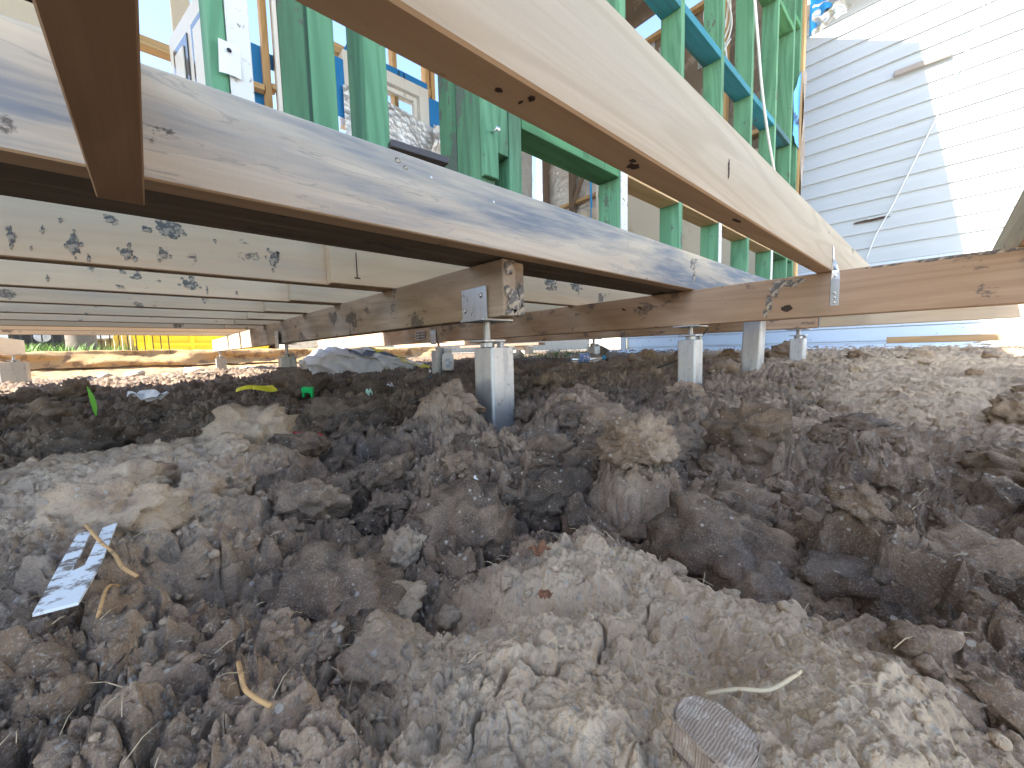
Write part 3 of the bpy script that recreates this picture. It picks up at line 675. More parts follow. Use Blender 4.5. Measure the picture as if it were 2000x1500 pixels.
# ================================================================== green stud wall
wall = thing('stud_wall', 'open green stud wall standing on the doubled joists behind the blue-stained joist', 'wall frame', (0, 0.8, ZT))
def wp(name, x0, x1, z0, z1, m, y0=0.8, y1=0.89, bev=0.0018, label=None):
    o = box(name, x0, x1, y0 - 0.8, y1 - 0.8, z0 - ZT, z1 - ZT, M[m], wall, bev=bev)
    if label: o['label'] = label
    return o
ZP = 0.408; ZTOP = 2.98
wp('bottom_plate', -3.0, 3.64, 0.3735, ZP - 0.0005, 'bearer_red')
wp('top_plate', -3.0, 3.64, ZTOP + 0.0005, ZTOP + 0.045, 'green_x')
wp('stud', 0.086, 0.1095, ZP, ZTOP, 'green')
wp('jamb_board', 0.1105, 0.143, ZP, ZTOP, 'paint_chip', y0=0.796, y1=0.82, label='white painted jamb board in the stud wall')
wp('stud', 0.187, 0.229, ZP, ZTOP, 'green_muddy', y1=0.822)
wp('paint_strip', 0.180, 0.1862, ZP, ZTOP, 'cream', y0=0.801, y1=0.81, bev=0.0005)
wp('stud', 0.236, 0.281, ZP, ZTOP, 'green')
wp('stud', 0.338, 0.385, ZP, ZTOP, 'green')
bm = bmesh.new(); add_box(bm, -0.0215, 0.0215, -0.045, 0.04, -0.03, 0.30)
br = from_bm('brace', bm, M['green_x'], wall, (0.2085, 0.045, 0.455), (0, rad(22), 0)); 
wp('stud', 0.627, 0.6735, ZP + 0.035, ZTOP, 'green', y0=0.786, y1=0.802, label='packer strip nailed on the stud cluster')
wp('stud', 0.6275, 0.6725, ZP, ZTOP, 'green_muddy', y0=0.8025, y1=0.905)
wp('stud', 0.6275, 0.6725, ZP, ZTOP, 'green_muddy', y0=0.9075, y1=0.99)
wp('trimmer_stud', 0.6755, 0.7205, 0.518, ZTOP, 'green')
wp('stud', 0.7235, 0.7695, ZP, ZTOP, 'green')
wp('lintel', 0.772, 1.2475, 0.609, 0.70, 'green_x')
xs = [(1.25, 1.29), (1.715, 1.75), (2.155, 2.19), (2.59, 2.625), (3.05, 3.085), (3.43, 3.465), (3.60, 3.635)]
for i, (a, b_) in enumerate(xs):
    wp('stud', a, b_, ZP, ZTOP, 'green')
    if i in (0, 2, 4): wp('paint_strip', a + 0.001 if i else a + 0.004, b_ + (0.006 if i == 0 else 0.0), ZP + 0.005, 0.9, 'paint_chip', y0=0.7955, y1=0.7995, bev=0.0005, label='chipped white paint edge')
for i in range(len(xs) - 1):
    a = xs[i][1] + 0.001; b_ = xs[i + 1][0] - 0.001
    wp('nogging', a, b_, 0.627, 0.662, 'pine_x' if i < 4 else 'green_x', y0=0.801, y1=0.889)
    if i < 5: wp('nogging', a, b_, 1.42, 1.455, 'blue_x', y0=0.801, y1=0.889)
    wp('nogging', a, b_, 2.28 - (0 if i == 5 else .1), 2.315 - (0 if i == 5 else .1), 'green_x', y0=0.801, y1=0.889)
for a in (0.772, 0.386):
    wp('nogging', a, 1.249 if a > .7 else 0.626, 1.42, 1.455, 'blue_x', y0=0.801, y1=0.889)
for x in (-0.35, -0.8, -1.25, -1.7, -2.15): wp('stud', x, x + 0.045, ZP, ZTOP, 'green')
# pencil marks on the lintel edge
for x in (1.045, 1.055, 1.066, 1.16):
    wp('pencil_mark', x, x + 0.0016, 0.612, 0.634, 'ink', y0=0.7995, y1=0.7999, bev=0)
tube('screw', [(0.652, -0.014, 0.185), (0.652, -0.035, 0.183)], 0.0028, M['screw'], wall, n=8)
lathe('screw_head', [(0.003, 0), (0.0065, 0.001), (0.0065, 0.003)], M['screw'], wall, n=12, loc=(0.652, -0.037, 0.1828), rot=(rad(95), 0, 0))
wp('corner_post', 3.6375, 3.70, ZP, 2.98, 'pine', y0=0.785, y1=0.885, label='bare pine corner post at the right end')
bw3 = grid_sheet('brown_wrap_edge', lambda u, v: (3.64 + 0.075 * u * (1 - 0.5 * abs(v - .5)), -0.022 - 0.006 * math.sin(v * 11 + u * 3), 0.62 + 1.02 * v), 4, 24, M['brown_wrap'], wall)
# blue wrap in the last bay, with black print
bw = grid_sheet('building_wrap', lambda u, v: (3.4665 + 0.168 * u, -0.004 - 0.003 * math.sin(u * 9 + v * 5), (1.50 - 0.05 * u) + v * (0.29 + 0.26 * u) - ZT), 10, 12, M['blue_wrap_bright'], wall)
def text(body, size, m, parent, loc, rot, name='printed_lettering', ext=0.0006):
    cu = bpy.data.curves.new(name, 'FONT'); cu.body = body; cu.size = size; cu.extrude = ext
    o = bpy.data.objects.new(name, cu); C.objects.link(o); dg = bpy.context.evaluated_depsgraph_get()
    me = bpy.data.meshes.new_from_object(o.evaluated_get(dg)); bpy.data.objects.remove(o)
    return link_mesh(name, me, m, parent, loc, rot)
text('RSA', 0.085, M['ink'], wall, (3.475, -0.0085, 1.60 - ZT), (rad(90), 0, 0))

# white cable hanging down the stud wall, coil behind
tag(tube('white_cable', smooth_path([(2.53, .786, 2.0), (2.555, .784, 1.9), (2.62, .782, 1.72), (2.72, .784, 1.50), (2.86, .786, 1.30), (3.02, .788, 1.13), (3.13, .789, 1.03), (3.22, .79, 0.96)]), 0.0075, M['cable'], n=8),
    'white cable hanging in a curve down the front of the green studs', 'cable')
rs = random.Random(3); pts = []
for k in range(90):
    a = k * 0.42; r = 0.17 + 0.03 * math.sin(k * 1.7)
    pts.append((2.68 + r * 0.7 * math.cos(a), 1.02 + 0.03 * math.sin(k * 0.9), 2.02 + (r + 0.06) * math.sin(a) * 1.15))
tag(tube('cable_coil', smooth_path(pts, 3), 0.005, M['cable'], n=6), 'loosely coiled white cable hanging between the upper studs', 'cable')

# offcut lying on the wall plate
o = box('blue_board', -0.062, 0.062, -0.012, 0.012, -0.007, 0.007, M['steel_dark'], loc=(0.415, 0.752, 0.418 - 0.0005), rot=(0, rad(2), rad(-8)), bev=0.001); o.location = (0.425, 0.752, 0.4165)
tag(o, 'dark blue strip of board lying on top of the joists before the studs', 'board')
o = grid_sheet('paper_tag', lambda u, v: (0.0955 + 0.030 * u + 0.002 * v, 0.7925 - 0.003 * math.sin(u * 3 + v * 2), 0.457 + 0.050 * v + (0.004 * u * v)), 6, 8, M['white'])
tag(o, 'crumpled white paper tag stapled to the white painted jamb board', 'paper'); lathe('staple_dot', [(0.001, .001), (0.0035, 0)], M['ink'], o, n=10, loc=(0.111, 0.7885, 0.494), rot=(rad(90), 0, 0))

# ================================================================== the rest of the extension: roof, end wall, rear wall
M['roof_dark'] = plain('dark_roof_sheet', (0.12, 0.12, 0.12), 0.6)
roof = thing('extension_roof', 'gable roof over the stud-framed extension, above the frame of the picture', 'roof', (0, 0.45, 3.54))
RX0, RX1 = -9.0, 3.70
bm = bmesh.new()
pts = [(0.0, 0.0), (1.925, 1.21), (3.85, 0.0), (3.85, 0.06), (1.925, 1.28), (0.0, 0.06)]
A_ = [bm.verts.new((RX0, y, z - 0.05)) for y, z in pts]; B_ = [bm.verts.new((RX1, y, z - 0.05)) for y, z in pts]
for i in range(6): bm.faces.new((A_[i], A_[(i + 1) % 6], B_[(i + 1) % 6], B_[i]))
for q in (A_, B_): bm.faces.new((q[0], q[1], q[4], q[5])); bm.faces.new((q[1], q[2], q[3], q[4]))
from_bm('roof_sheet', bm, M['roof_dark'], roof)
for i in range(14): box('ceiling_joist', -8.5 + 0.9 * i, -8.455 + 0.9 * i, 0.35, 3.5, -0.40, -0.26, M['pine_x'], roof)
# gable triangle and far -X end wall of the extension (keeps the low sun out from under the roof)
for X0, nm in ((-8.9, 'end_wall'), ):
    bm = bmesh.new()
    prof = [(0.1, -3.7), (3.75, -3.7), (3.75, 0.0), (1.925, 1.14), (0.1, 0.0)]
    a = [bm.verts.new((X0, y, z)) for y, z in prof]; b_ = [bm.verts.new((X0 + .09, y, z)) for y, z in prof]
    bm.faces.new(a); bm.faces.new(b_[::-1])
    for i in range(5): bm.faces.new((a[i], a[(i + 1) % 5], b_[(i + 1) % 5], b_[i]))
    from_bm(nm, bm, M['brown_wrap'], roof)
bm = bmesh.new(); prof = [(0.33, -0.42), (3.2, -0.42), (3.6, 0.0), (1.925, 1.13), (0.12, 0.02)]
a = [bm.verts.new((3.63, y, z)) for y, z in prof]; b_ = [bm.verts.new((3.66, y, z)) for y, z in prof]
bm.faces.new(a); bm.faces.new(b_[::-1])
for i in range(5): bm.faces.new((a[i], a[(i + 1) % 5], b_[(i + 1) % 5], b_[i]))
from_bm('gable_wrap', bm, M['brown_wrap'], roof)

ew = thing('end_wall_frame', 'right-hand end wall of the extension, lined with brown paper and silver foil', 'wall frame', (3.66, 0.9, ZT))
def wavy(x, y0, y1, z0, z1, m, amp=0.008, name='lining', parent=ew, base=0.9, ox=3.66):
    return grid_sheet(name, lambda u, v: (x - ox + amp * mnoise.noise(Vector((u * (y1 - y0) * 5, v * (z1 - z0) * 6, x))) + 0.6 * amp * math.sin(v * (z1 - z0) * 40 + 2 * u), y0 - base + (y1 - y0) * u, z0 - ZT + (z1 - z0) * v), 26, 40, m, parent)
wavy(3.735, 0.9, 2.0, 0.42, 2.98, M['brown_wrap'], 0.012)
wavy(3.735, 2.0, 3.62, 0.42, 2.98, M['foil'], 0.018, 'foil_lining')
for y in (0.93, 1.32, 1.72, 2.10, 2.52): box('stud', 0.0, 0.07, y - 0.9, y - 0.865, 0.0, 2.6, M['pine'], ew)
for y in (2.965, 3.385): box('stud', 0.0, 0.07, y - 0.9, y - 0.84, 0.0, 2.6, M['dark_stud'], ew)
for z in (0.0, 1.33, 2.57): box('plate', 0.003, 0.067, 0.0, 2.7, z, z + 0.035, M['pine_x'], ew)
t_ = box('diagonal_brace', -0.012, -0.001, -0.03, 0.03, -0.55, 0.55, M['dark_stud'], ew, loc=(-0.008, 1.80, 1.75), rot=(rad(32), 0, 0))
for i, y in enumerate((2.66, 2.58)):
    p = tube('water_pipe', [(3.61, y, 1.2), (3.605, y + 0.01, 1.9), (3.61, y, 2.75)], 0.012, M['white' if i else 'blue_wrap_bright'], n=8); tag(p, ('white' if i else 'blue') + ' plastic pipe running up the end wall beyond the low lintel', 'pipe')
for i, (x, y, z) in enumerate(((3.62, 1.86, 2.72), (3.62, 1.50, 2.44))):
    o = box('junction_box', -0.012, 0.012, -0.035, 0.035, -0.05, 0.05, M['galv'], loc=(x, y, z)); tag(o, ('upper' if i == 0 else 'lower') + ' small metal electrical box fixed to the papered end wall', 'box')
sh = thing('plasterboard_stack', 'cream plasterboard sheets standing against the end wall behind the low opening', 'plasterboard', (3.60, 0.95, 0.41))
for i in range(3): box('plasterboard_sheet', 0.018 * i, 0.018 * i + 0.013, 0.05 * i, 1.86 - 0.03 * i, 0.0, 1.14 - 0.0 * i, M['cream'], sh)

rw = thing('rear_wall_frame', 'rear pine wall frame with window, foil and blue wrap seen through the green studs', 'wall frame', (0, 3.6, ZT))
def rp(name, x0, x1, z0, z1, m, y0=0.0, y1=0.09, label=None):
    o = box(name, x0, x1, y0, y1, z0 - ZT, z1 - ZT, M[m], rw, bev=0.002)
    if label: o['label'] = label
    return o
for x in (0.725, 0.81, 1.20, 1.457, 1.797, 2.145, 2.21, 2.6, 3.0, 3.4): rp('stud', x, x + 0.042, 0.41, 2.97, 'pine')
rp('rail', -1.2, 0.19, 2.07, 2.13, 'pine_x'); rp('rail', 0.31, 0.72, 2.07, 2.11, 'pine_x', 0.01, 0.08); rp('rail', 0.77, 0.80, 2.10, 2.14, 'pine_x'); rp('rail', 0.855, 1.19, 2.09, 2.14, 'pine_x')
rp('lintel', 1.245, 2.20, 2.60, 2.68, 'pine_x', -0.002, 0.05); rp('plate', -1.2, 3.6, 2.975, 3.02, 'pine_x')
rp('jamb_board', -0.62, -0.40, 0.41, 2.97, 'cream', label='pale grey jamb board'); rp('jamb_board', 0.195, 0.30, 0.41, 2.97, 'cream')
rp('jamb_board', -0.80, -0.66, 0.41, 2.97, 'white')
# small window
win = thing('window', 'small white-framed window high in the rear wall, half hidden by green studs', 'window', (1.30, 3.53, 2.02))
ow, oh = 0.815, 0.57
for nm, a in (('frame_side', (0, 0.10, 0, oh)), ('frame_side', (ow - 0.10, ow, 0, oh)), ('frame_head', (0.101, ow - 0.101, oh - 0.10, oh)), ('frame_sill', (0.101, ow - 0.101, 0, 0.10))):
    box(nm, a[0], a[1], -0.02, 0.16, a[2], a[3], M['white'], win)
for nm, a in (('sash', (0.102, 0.145, 0.102, oh - 0.102)), ('sash', (ow - 0.145, ow - 0.102, 0.102, oh - 0.102)), ('sash', (0.146, ow - 0.146, oh - 0.145, oh - 0.102)), ('sash', (0.146, ow - 0.146, 0.102, 0.14))):
    box(nm, a[0], a[1], 0.02, 0.06, a[2], a[3], M['white'], win)
box('pane', 0.14, ow - 0.14, 0.037, 0.041, 0.135, oh - 0.14, M['glass'], win, bev=0)
def ring_wrap(name, x0, x1, z0, z1, m, y=3.508, parent=rw):
    return grid_sheet(name, lambda u, v: (x0 + (x1 - x0) * u, y - 3.6 + 0.006 * mnoise.noise(Vector((u * 4, v * 4, x0))), z0 - ZT + (z1 - z0) * v), 6, 6, m, parent)
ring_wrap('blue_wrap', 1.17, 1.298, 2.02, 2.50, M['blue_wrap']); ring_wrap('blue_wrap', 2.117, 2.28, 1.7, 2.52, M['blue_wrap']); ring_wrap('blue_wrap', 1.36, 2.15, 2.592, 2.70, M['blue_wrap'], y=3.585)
bm = bmesh.new(); vs = [bm.verts.new(p) for p in ((1.38, -0.018, 2.72 - ZT), (1.62, -0.018, 2.72 - ZT), (1.62, -0.018, 2.59 - ZT), (1.30, -0.018, 2.59 - ZT))]; bm.faces.new(vs); from_bm('blue_wrap', bm, M['blue_wrap'], rw)
text('U.', 0.11, M['ink'], rw, (1.83, -0.024, 2.61 - ZT), (rad(90), 0, 0)); text('UL', 0.10, M['ink'], rw, (2.13, -0.10, 1.98 - ZT), (rad(90), rad(20), 0))
fo = grid_sheet('bubble_foil', lambda u, v: (1.27 + 0.98 * u, 3.47 + 0.012 * mnoise.noise(Vector((u * 6, v * 6, 1))), 1.2 + (1.07 + 0.03 * math.sin(u * 5) - 0.02 * u) * v), 40, 40, M['foil'])
tag(fo, 'sheet of silver bubble foil hung below the small rear window', 'insulation')
fo = grid_sheet('foil_sheet', lambda u, v: (2.30 + 1.3 * u, 3.56 + 0.02 * mnoise.noise(Vector((u * 8, v * 8, 4))), 0.6 + 2.0 * v), 30, 30, M['foil'])
tag(fo, 'crinkled silver foil lining the right half of the rear wall', 'insulation')
for i, (x0, x1, z0, z1) in enumerate(((0.60, 0.74, 1.2, 2.45), (0.74, 1.19, 2.30, 2.42), (0.90, 1.16, 1.2, 1.6))):
    ring_wrap('blue_wrap', x0, x1, z0, z1, M['blue_wrap'], y=3.71)
fo = grid_sheet('foil_offcut', lambda u, v: (0.89 + 0.27 * u, 3.705 + 0.03 * mnoise.noise(Vector((u * 5, v * 5, 9))), 1.62 + 0.62 * v), 14, 14, M['foil']); tag(fo, 'ragged foil piece in the rear wall left of the first green studs', 'insulation')
tw = grid_sheet('torn_foil_wrap', lambda u, v: (2.02 + 0.28 * u * (1 - 0.5 * v) + 0.06 * v, 3.38 + 0.08 * mnoise.noise(Vector((u * 4, v * 5, 3))), 1.65 + 0.55 * v), 16, 16, M['foil']); tag(tw, 'torn foil and blue wrap bunched right of the rear window', 'insulation')
# panelled door
dd = Vector((0.217, -0.976, 0)); door = thing('panel_door', 'white panelled door standing open inside the extension at upper left', 'door', (0.175, 3.40, 0.42), (0, 0, math.atan2(dd.y, dd.x)))
box('leaf', 0, 0.76, -0.018, 0.018, 0, 1.62, M['white'], door)
for x0 in (0.09, 0.42):
    for z0, z1 in ((0.12, 0.75), (0.9, 1.5)):
        box('panel', x0, x0 + 0.25, -0.026, -0.0185, z0, z1, M['door_dark'], door, bev=0); box('bead', x0 + 0.05, x0 + 0.20, -0.034, -0.0265, z0 + 0.05, z1 - 0.05, M['white'], door)

# ================================================================== white neighbouring house on the right
XN = 5.0
nb = thing('weatherboard_house', 'white weatherboard house wall half in sun beyond the reddish bearer', 'house', (XN, 3.1, 0))
NY0, NY1 = -9.0, 3.08
bmw = bmesh.new()
prof = [(0.0, 0.0), (-0.021, 0.0), (-0.0225, 0.004), (-0.0035, 0.158), (0.0, 0.158)]
a = [bmw.verts.new((x, NY0 - 3.1, z)) for x, z in prof]; b_ = [bmw.verts.new((x, NY1 - 3.1, z)) for x, z in prof]
bmw.faces.new(a); bmw.faces.new(b_[::-1])
for i in range(5): bmw.faces.new((a[i], a[(i + 1) % 5], b_[(i + 1) % 5], b_[i]))
bmesh.ops.recalc_face_normals(bmw, faces=bmw.faces)
wbme = bpy.data.meshes.new('weatherboard'); bmw.to_mesh(wbme); bmw.free(); wbme.materials.append(M['board'])
rs = random.Random(11)
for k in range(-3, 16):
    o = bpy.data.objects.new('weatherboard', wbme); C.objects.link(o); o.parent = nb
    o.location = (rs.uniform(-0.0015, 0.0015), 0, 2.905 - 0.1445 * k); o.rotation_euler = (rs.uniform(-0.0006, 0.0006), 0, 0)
box('wall_core', 0.003, 0.12, NY0 - 3.1, NY1 - 3.1, -0.12, 3.42, M['cream'], nb, bev=0)
box('base_ledge', -0.055, 0.0025, NY0 - 3.1, NY1 - 3.1, 0.665, 0.70, M['base_paint'], nb, bev=0.006)
box('base_fascia', -0.018, 0.0025, NY0 - 3.1, NY1 - 3.1, 0.702, 0.80 - 0.065, M['base_paint'], nb, bev=0.002)
for k in range(6): box('base_board', -0.012 - 0.004 * (k % 2), 0.0025, NY0 - 3.1, NY1 - 3.1 - 0.03 * (k % 3), 0.662 - 0.13 * (k + 1), 0.662 - 0.13 * k - 0.006, M['base_paint'], nb, bev=0.003)
box('eave_soffit', -0.20, 0.0025, NY0 - 3.1, NY1 - 3.1 + 0.2, 3.205, 3.22, M['cream'], nb); box('fascia', -0.225, -0.2015, NY0 - 3.1, NY1 - 3.1 + 0.2, 3.20, 3.37, M['cream'], nb)
bm = bmesh.new(); vs = [(-0.26, NY0 - 3.1, 3.33), (-0.26, NY1 - 2.9, 3.33), (3.5, NY1 - 2.9, 4.73), (3.5, NY0 - 3.1, 4.73)]
q = [bm.verts.new(p) for p in vs] + [bm.verts.new((p[0], p[1], p[2] + 0.05)) for p in vs]
for f in ((3, 2, 1, 0), (4, 5, 6, 7), (0, 1, 5, 4), (1, 2, 6, 5), (2, 3, 7, 6), (3, 0, 4, 7)): bm.faces.new([q[i] for i in f])
from_bm('roof', bm, M['roof_dark'], nb)
box('corner_board', -0.03, 0.0, NY1 - 3.1 + 0.002, NY1 - 3.1 + 0.09, -0.1, 3.07, M['board'], nb)
def on_wall(pts, r, m, name): return tube(name, smooth_path(pts, 5), r, m, n=6)
cord = on_wall([(4.965, -0.22, 3.02), (4.962, -0.12, 2.64), (4.958, 0.09, 1.99), (4.962, 0.26, 1.52), (4.965, 0.37, 1.22), (4.96, 0.47, 0.98), (4.96, 0.53, 0.76)], 0.0055, M['cable'], 'hanging_cord')
tag(cord, 'thin pale cord hanging diagonally down the white weatherboards', 'cord')
cord = on_wall([(4.968, -0.13, 3.02), (4.966, -0.09, 2.64), (4.96, 0.10, 1.95)], 0.004, M['cable'], 'hanging_cord'); tag(cord, 'second strand of thin cord joining the longer one on the weatherboards', 'cord')
o = box('timber_batten', -0.03, 0.0, -0.17, 0.17, -0.022, 0.022, M['batten_grey'], loc=(4.965, 0.235, 2.345), rot=(rad(1), 0, 0)); tag(o, 'grey timber batten fixed to the weatherboards near the shadow edge', 'batten')
# rotten split in a board: a dark recessed sliver with ragged lips
sp = thing('split_board', 'rotten brown split in a white weatherboard low on the neighbouring wall', 'damaged board', (4.974, 0.50, 1.13))
bm = bmesh.new(); up = []; lo = []
for i in range(13):
    u = i / 12; y = 0.13 - 0.25 * u; w = 0.018 * math.sin(math.pi * min(1, u * 1.0 + 0.06)) ** 0.5 * (0.7 + 0.4 * rs.random())
    up.append(bm.verts.new((0, y, w + 0.004 * u))); lo.append(bm.verts.new((-0.003, y, -w * 0.7)))
for i in range(12): bm.faces.new((up[i], up[i + 1], lo[i + 1], lo[i]))
bmesh.ops.solidify(bm, geom=bm.faces[:], thickness=0.004)
from_bm('exposed_wood', bm, M['dark_stud'], sp)
box('broken_lip', -0.012, -0.004, -0.13, 0.03, 0.014, 0.028, M['board'], sp, rot=(rad(-3), 0, 0))

# wrap and foil hanging off the roof corner at the top
def flap(name, ya, yb, zb, zt, m, seed, amp):
    return grid_sheet(name, lambda u, v: (3.735 + amp * mnoise.noise(Vector((u * 3.5, v * 5, seed))), ya + (yb - ya) * u, (zb(u)) + (zt - zb(u)) * v + 0.02 * mnoise.noise(Vector((u * 7, v * 3, seed + 2)))), 22, 22, m)
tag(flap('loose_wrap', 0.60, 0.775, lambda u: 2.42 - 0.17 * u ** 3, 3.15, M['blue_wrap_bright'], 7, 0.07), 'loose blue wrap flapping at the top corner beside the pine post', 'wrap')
tag(flap('loose_foil', 0.54, 0.76, lambda u: 2.33 - 0.06 * u, 2.47, M['foil'], 17, 0.05), 'crinkled silver foil edge hanging below the loose blue wrap', 'foil')

# ================================================================== beyond the house: bank, street, vehicles
M['clay'] = plain('orange_clay', (0.42, 0.27, 0.13), 0.9, spot=(0.22, 0.14, 0.08), spot_scale=9, spot_lo=0.5, bumpk=0.8, bump_scale=30)
M['rubble'] = plain('pale_rubble', (0.5, 0.44, 0.36), 0.9, spot=(0.3, 0.25, 0.19), spot_scale=18, bumpk=0.6, bump_scale=60)
def bank_pt(u, v):
    x = -4.5 + 8.6 * u; n = mnoise.noise(Vector((x * 1.7, v * 2, 2))); n2 = mnoise.noise(Vector((x * 7, v * 4, 5)))
    y = 6.93 + 0.09 * n + 0.025 * n2 - 0.07 * (1 - v) ** 2 + 0.25 * max(0, v - 0.88) / 0.12; z = -0.07 + 0.205 * min(1, v / 0.9) + 0.010 * n2 + (0.014 * n if v > .8 else 0.03 * n * (1 - v))
    return (x, y, z)
bk = grid_sheet('clay_bank', bank_pt, 260, 18, M['clay']); bk['kind'] = 'structure'
def bank2(u, v):
    x = -4.5 + 8.4 * u; n = mnoise.noise(Vector((x * 3, v * 3, 12))); n2 = mnoise.noise(Vector((x * 11, v * 6, 15)))
    return (x, 6.45 + 0.62 * v + 0.12 * n + 0.04 * n2, -0.26 + 0.23 * v ** 0.8 + 0.03 * n + 0.02 * n2)
bk = grid_sheet('excavated_edge', bank2, 240, 18, M['clay']); bk['kind'] = 'structure'
rng = np.random.default_rng(21)
for i, (x, y, z, s, lab) in enumerate(((-0.55, 6.25, -0.20, 0.10, 'sunlit clay lump in front of the bank, left of the pair'), (-0.30, 6.2, -0.20, 0.12, 'sunlit clay lump in front of the bank, right of the pair'), (0.22, 6.1, -0.19, 0.12, 'bright clay lump left of the far muddy bearer stump'), (0.75, 6.0, -0.19, 0.11, 'bright clay lump between the two far steel stumps'))):
    P = clod_verts(ICO[3][0], rng, s, 0.6); me = np_mesh('clay_lump', P, ICO[3][1], M['rubble']); o = bpy.data.objects.new('clay_lump', me); C.objects.link(o); o.location = (x, y, z + 0.02); tag(o, lab, 'clay lump')
# street beyond
M['car_paint'] = plain('white_car_paint', (0.75, 0.77, 0.78), 0.2); M['tyre'] = plain('tyre_rubber', (0.025, 0.025, 0.025), 0.8)
M['yellow'] = plain('yellow_painted_steel', (0.85, 0.60, 0.02), 0.4); M['bark'] = plain('grey_bark', (0.14, 0.12, 0.10), 0.95, spot=(0.07, 0.06, 0.05), spot_scale=12, bumpk=0.8, bump_scale=30)
M['grass'] = plain('grass_blade', (0.10, 0.20, 0.03), 0.6); M['fence_white'] = plain('pale_fence_paint', (0.66, 0.66, 0.62), 0.6)
car = thing('parked_car', 'white parked car seen low through the gap under the joists', 'car', (-3.0, 11.2, 0.14), (0, 0, rad(4)))
bm = bmesh.new()   # body side profile extruded, arches cut as polygon outline
def arch(cx, r, n=9): return [(cx - r * math.cos(math.pi * k / (n - 1)), 0.32 + r * math.sin(math.pi * k / (n - 1)) - 0.06) for k in range(n)]
prof = [(-2.2, 0.30)] + arch(-1.35, 0.37) + [(-0.9, 0.26), (0.9, 0.26)] + arch(1.35, 0.37) + [(2.2, 0.30), (2.28, 0.55), (2.15, 0.78), (1.25, 0.92), (0.65, 1.38), (-0.85, 1.42), (-1.6, 1.05), (-2.15, 0.98), (-2.28, 0.6)]
a = [bm.verts.new((x, -0.85, z)) for x, z in prof]; b_ = [bm.verts.new((x, 0.85, z)) for x, z in prof]
bm.faces.new(a); bm.faces.new(b_[::-1])
for i in range(len(prof)): bm.faces.new((a[i], a[(i + 1) % len(prof)], b_[(i + 1) % len(prof)], b_[i]))
from_bm('body', bm, M['car_paint'], car)
for sx in (-1.35, 1.35):
    for sy in (-0.78, 0.78):
        w_ = lathe('wheel', [(0.18, -0.09), (0.31, -0.09), (0.32, -0.07), (0.32, 0.07), (0.31, 0.09), (0.18, 0.09)], M['tyre'], car, n=24, loc=(sx, sy, 0.32), rot=(rad(90), 0, 0))
        lathe('rim', [(0.03, -0.095), (0.17, -0.085), (0.17, 0.085), (0.03, 0.095)], M['galv'], w_, n=16)
box('side_window', -0.9, 0.55, -0.856, -0.851, 0.95, 1.32, M['door_dark'], car, bev=0)
fe = thing('picket_fence', 'low dark picket fence in front of the white car', 'fence', (-3.6, 9.8, 0.13))
for i in range(34): box('picket', 0.11 * i, 0.11 * i + 0.015, -0.008, 0.008, 0.0, 0.75, M['black'], fe, bev=0)
box('rail', -0.05, 3.75, -0.012, -0.0085, 0.62, 0.65, M['black'], fe, bev=0)
tr = thing('tree', 'grey tree trunk standing between the white car and the pale fence', 'tree', (-0.96, 8.7, 0.1))
trunk = tube('trunk', [(0, 0, -0.05), (0.01, 0, 0.15), (-0.01, 0, 0.8), (0.02, 0, 3.5), (-0.8, 0.2, 9.0)], 0.20, M['bark'], tr, n=14, taper=[0.95, 0.85, 0.75, 0.6, 0.4])
rs = random.Random(5); bm = bmesh.new()
for k in range(2600):
    d = Vector((rs.gauss(0, 1), rs.gauss(0, 1), rs.gauss(0, 0.8))).normalized() * (rs.random() ** 0.4) * 1.7; c = d + Vector((-0.9, 0.3, 9.6)); u = Vector((rs.uniform(-1, 1), rs.uniform(-1, 1), rs.uniform(-1, 1))) * 0.09; w = Vector((rs.uniform(-1, 1), rs.uniform(-1, 1), rs.uniform(-1, 1))) * 0.09
    bm.faces.new([bm.verts.new(c), bm.verts.new(c + u), bm.verts.new(c + w)])
me_c = from_bm('crown', bm, M['grass'], tr)
pf = thing('panel_fence', 'pale upright-board fence in sunlight left of the yellow vehicle', 'fence', (-1.2, 11.8, 0.1))
for i in range(16): box('board', 0.125 * i, 0.125 * i + 0.118, 0, 0.02, 0, 1.5, M['fence_white'], pf, bev=0.003)
sk = thing('yellow_skip', 'yellow steel skip or truck side showing under the joists', 'skip', (0.15, 10.3, 0.18), (0, 0, rad(-3)))
bm = bmesh.new(); prof = [(-0.2, 0.0), (1.9, 0.0), (2.5, 1.1), (-0.5, 1.1)]
a = [bm.verts.new((x - 0.35, 0, z)) for x, z in prof]; b_ = [bm.verts.new((x - 0.35, 1.5, z)) for x, z in prof]; bm.faces.new(a); bm.faces.new(b_[::-1])
for i in range(4): bm.faces.new((a[i], a[(i + 1) % 4], b_[(i + 1) % 4], b_[i]))
from_bm('bin', bm, M['yellow'], sk)
for i in range(4): box('rib', -0.4 + 0.62 * i, -0.33 + 0.62 * i, -0.05, -0.001, 0.04, 1.05, M['yellow'], sk, bev=0.01)
box('base_rail', -0.6, 1.7, -0.06, -0.052, 0.10, 0.16, M['yellow'], sk, bev=0.003)
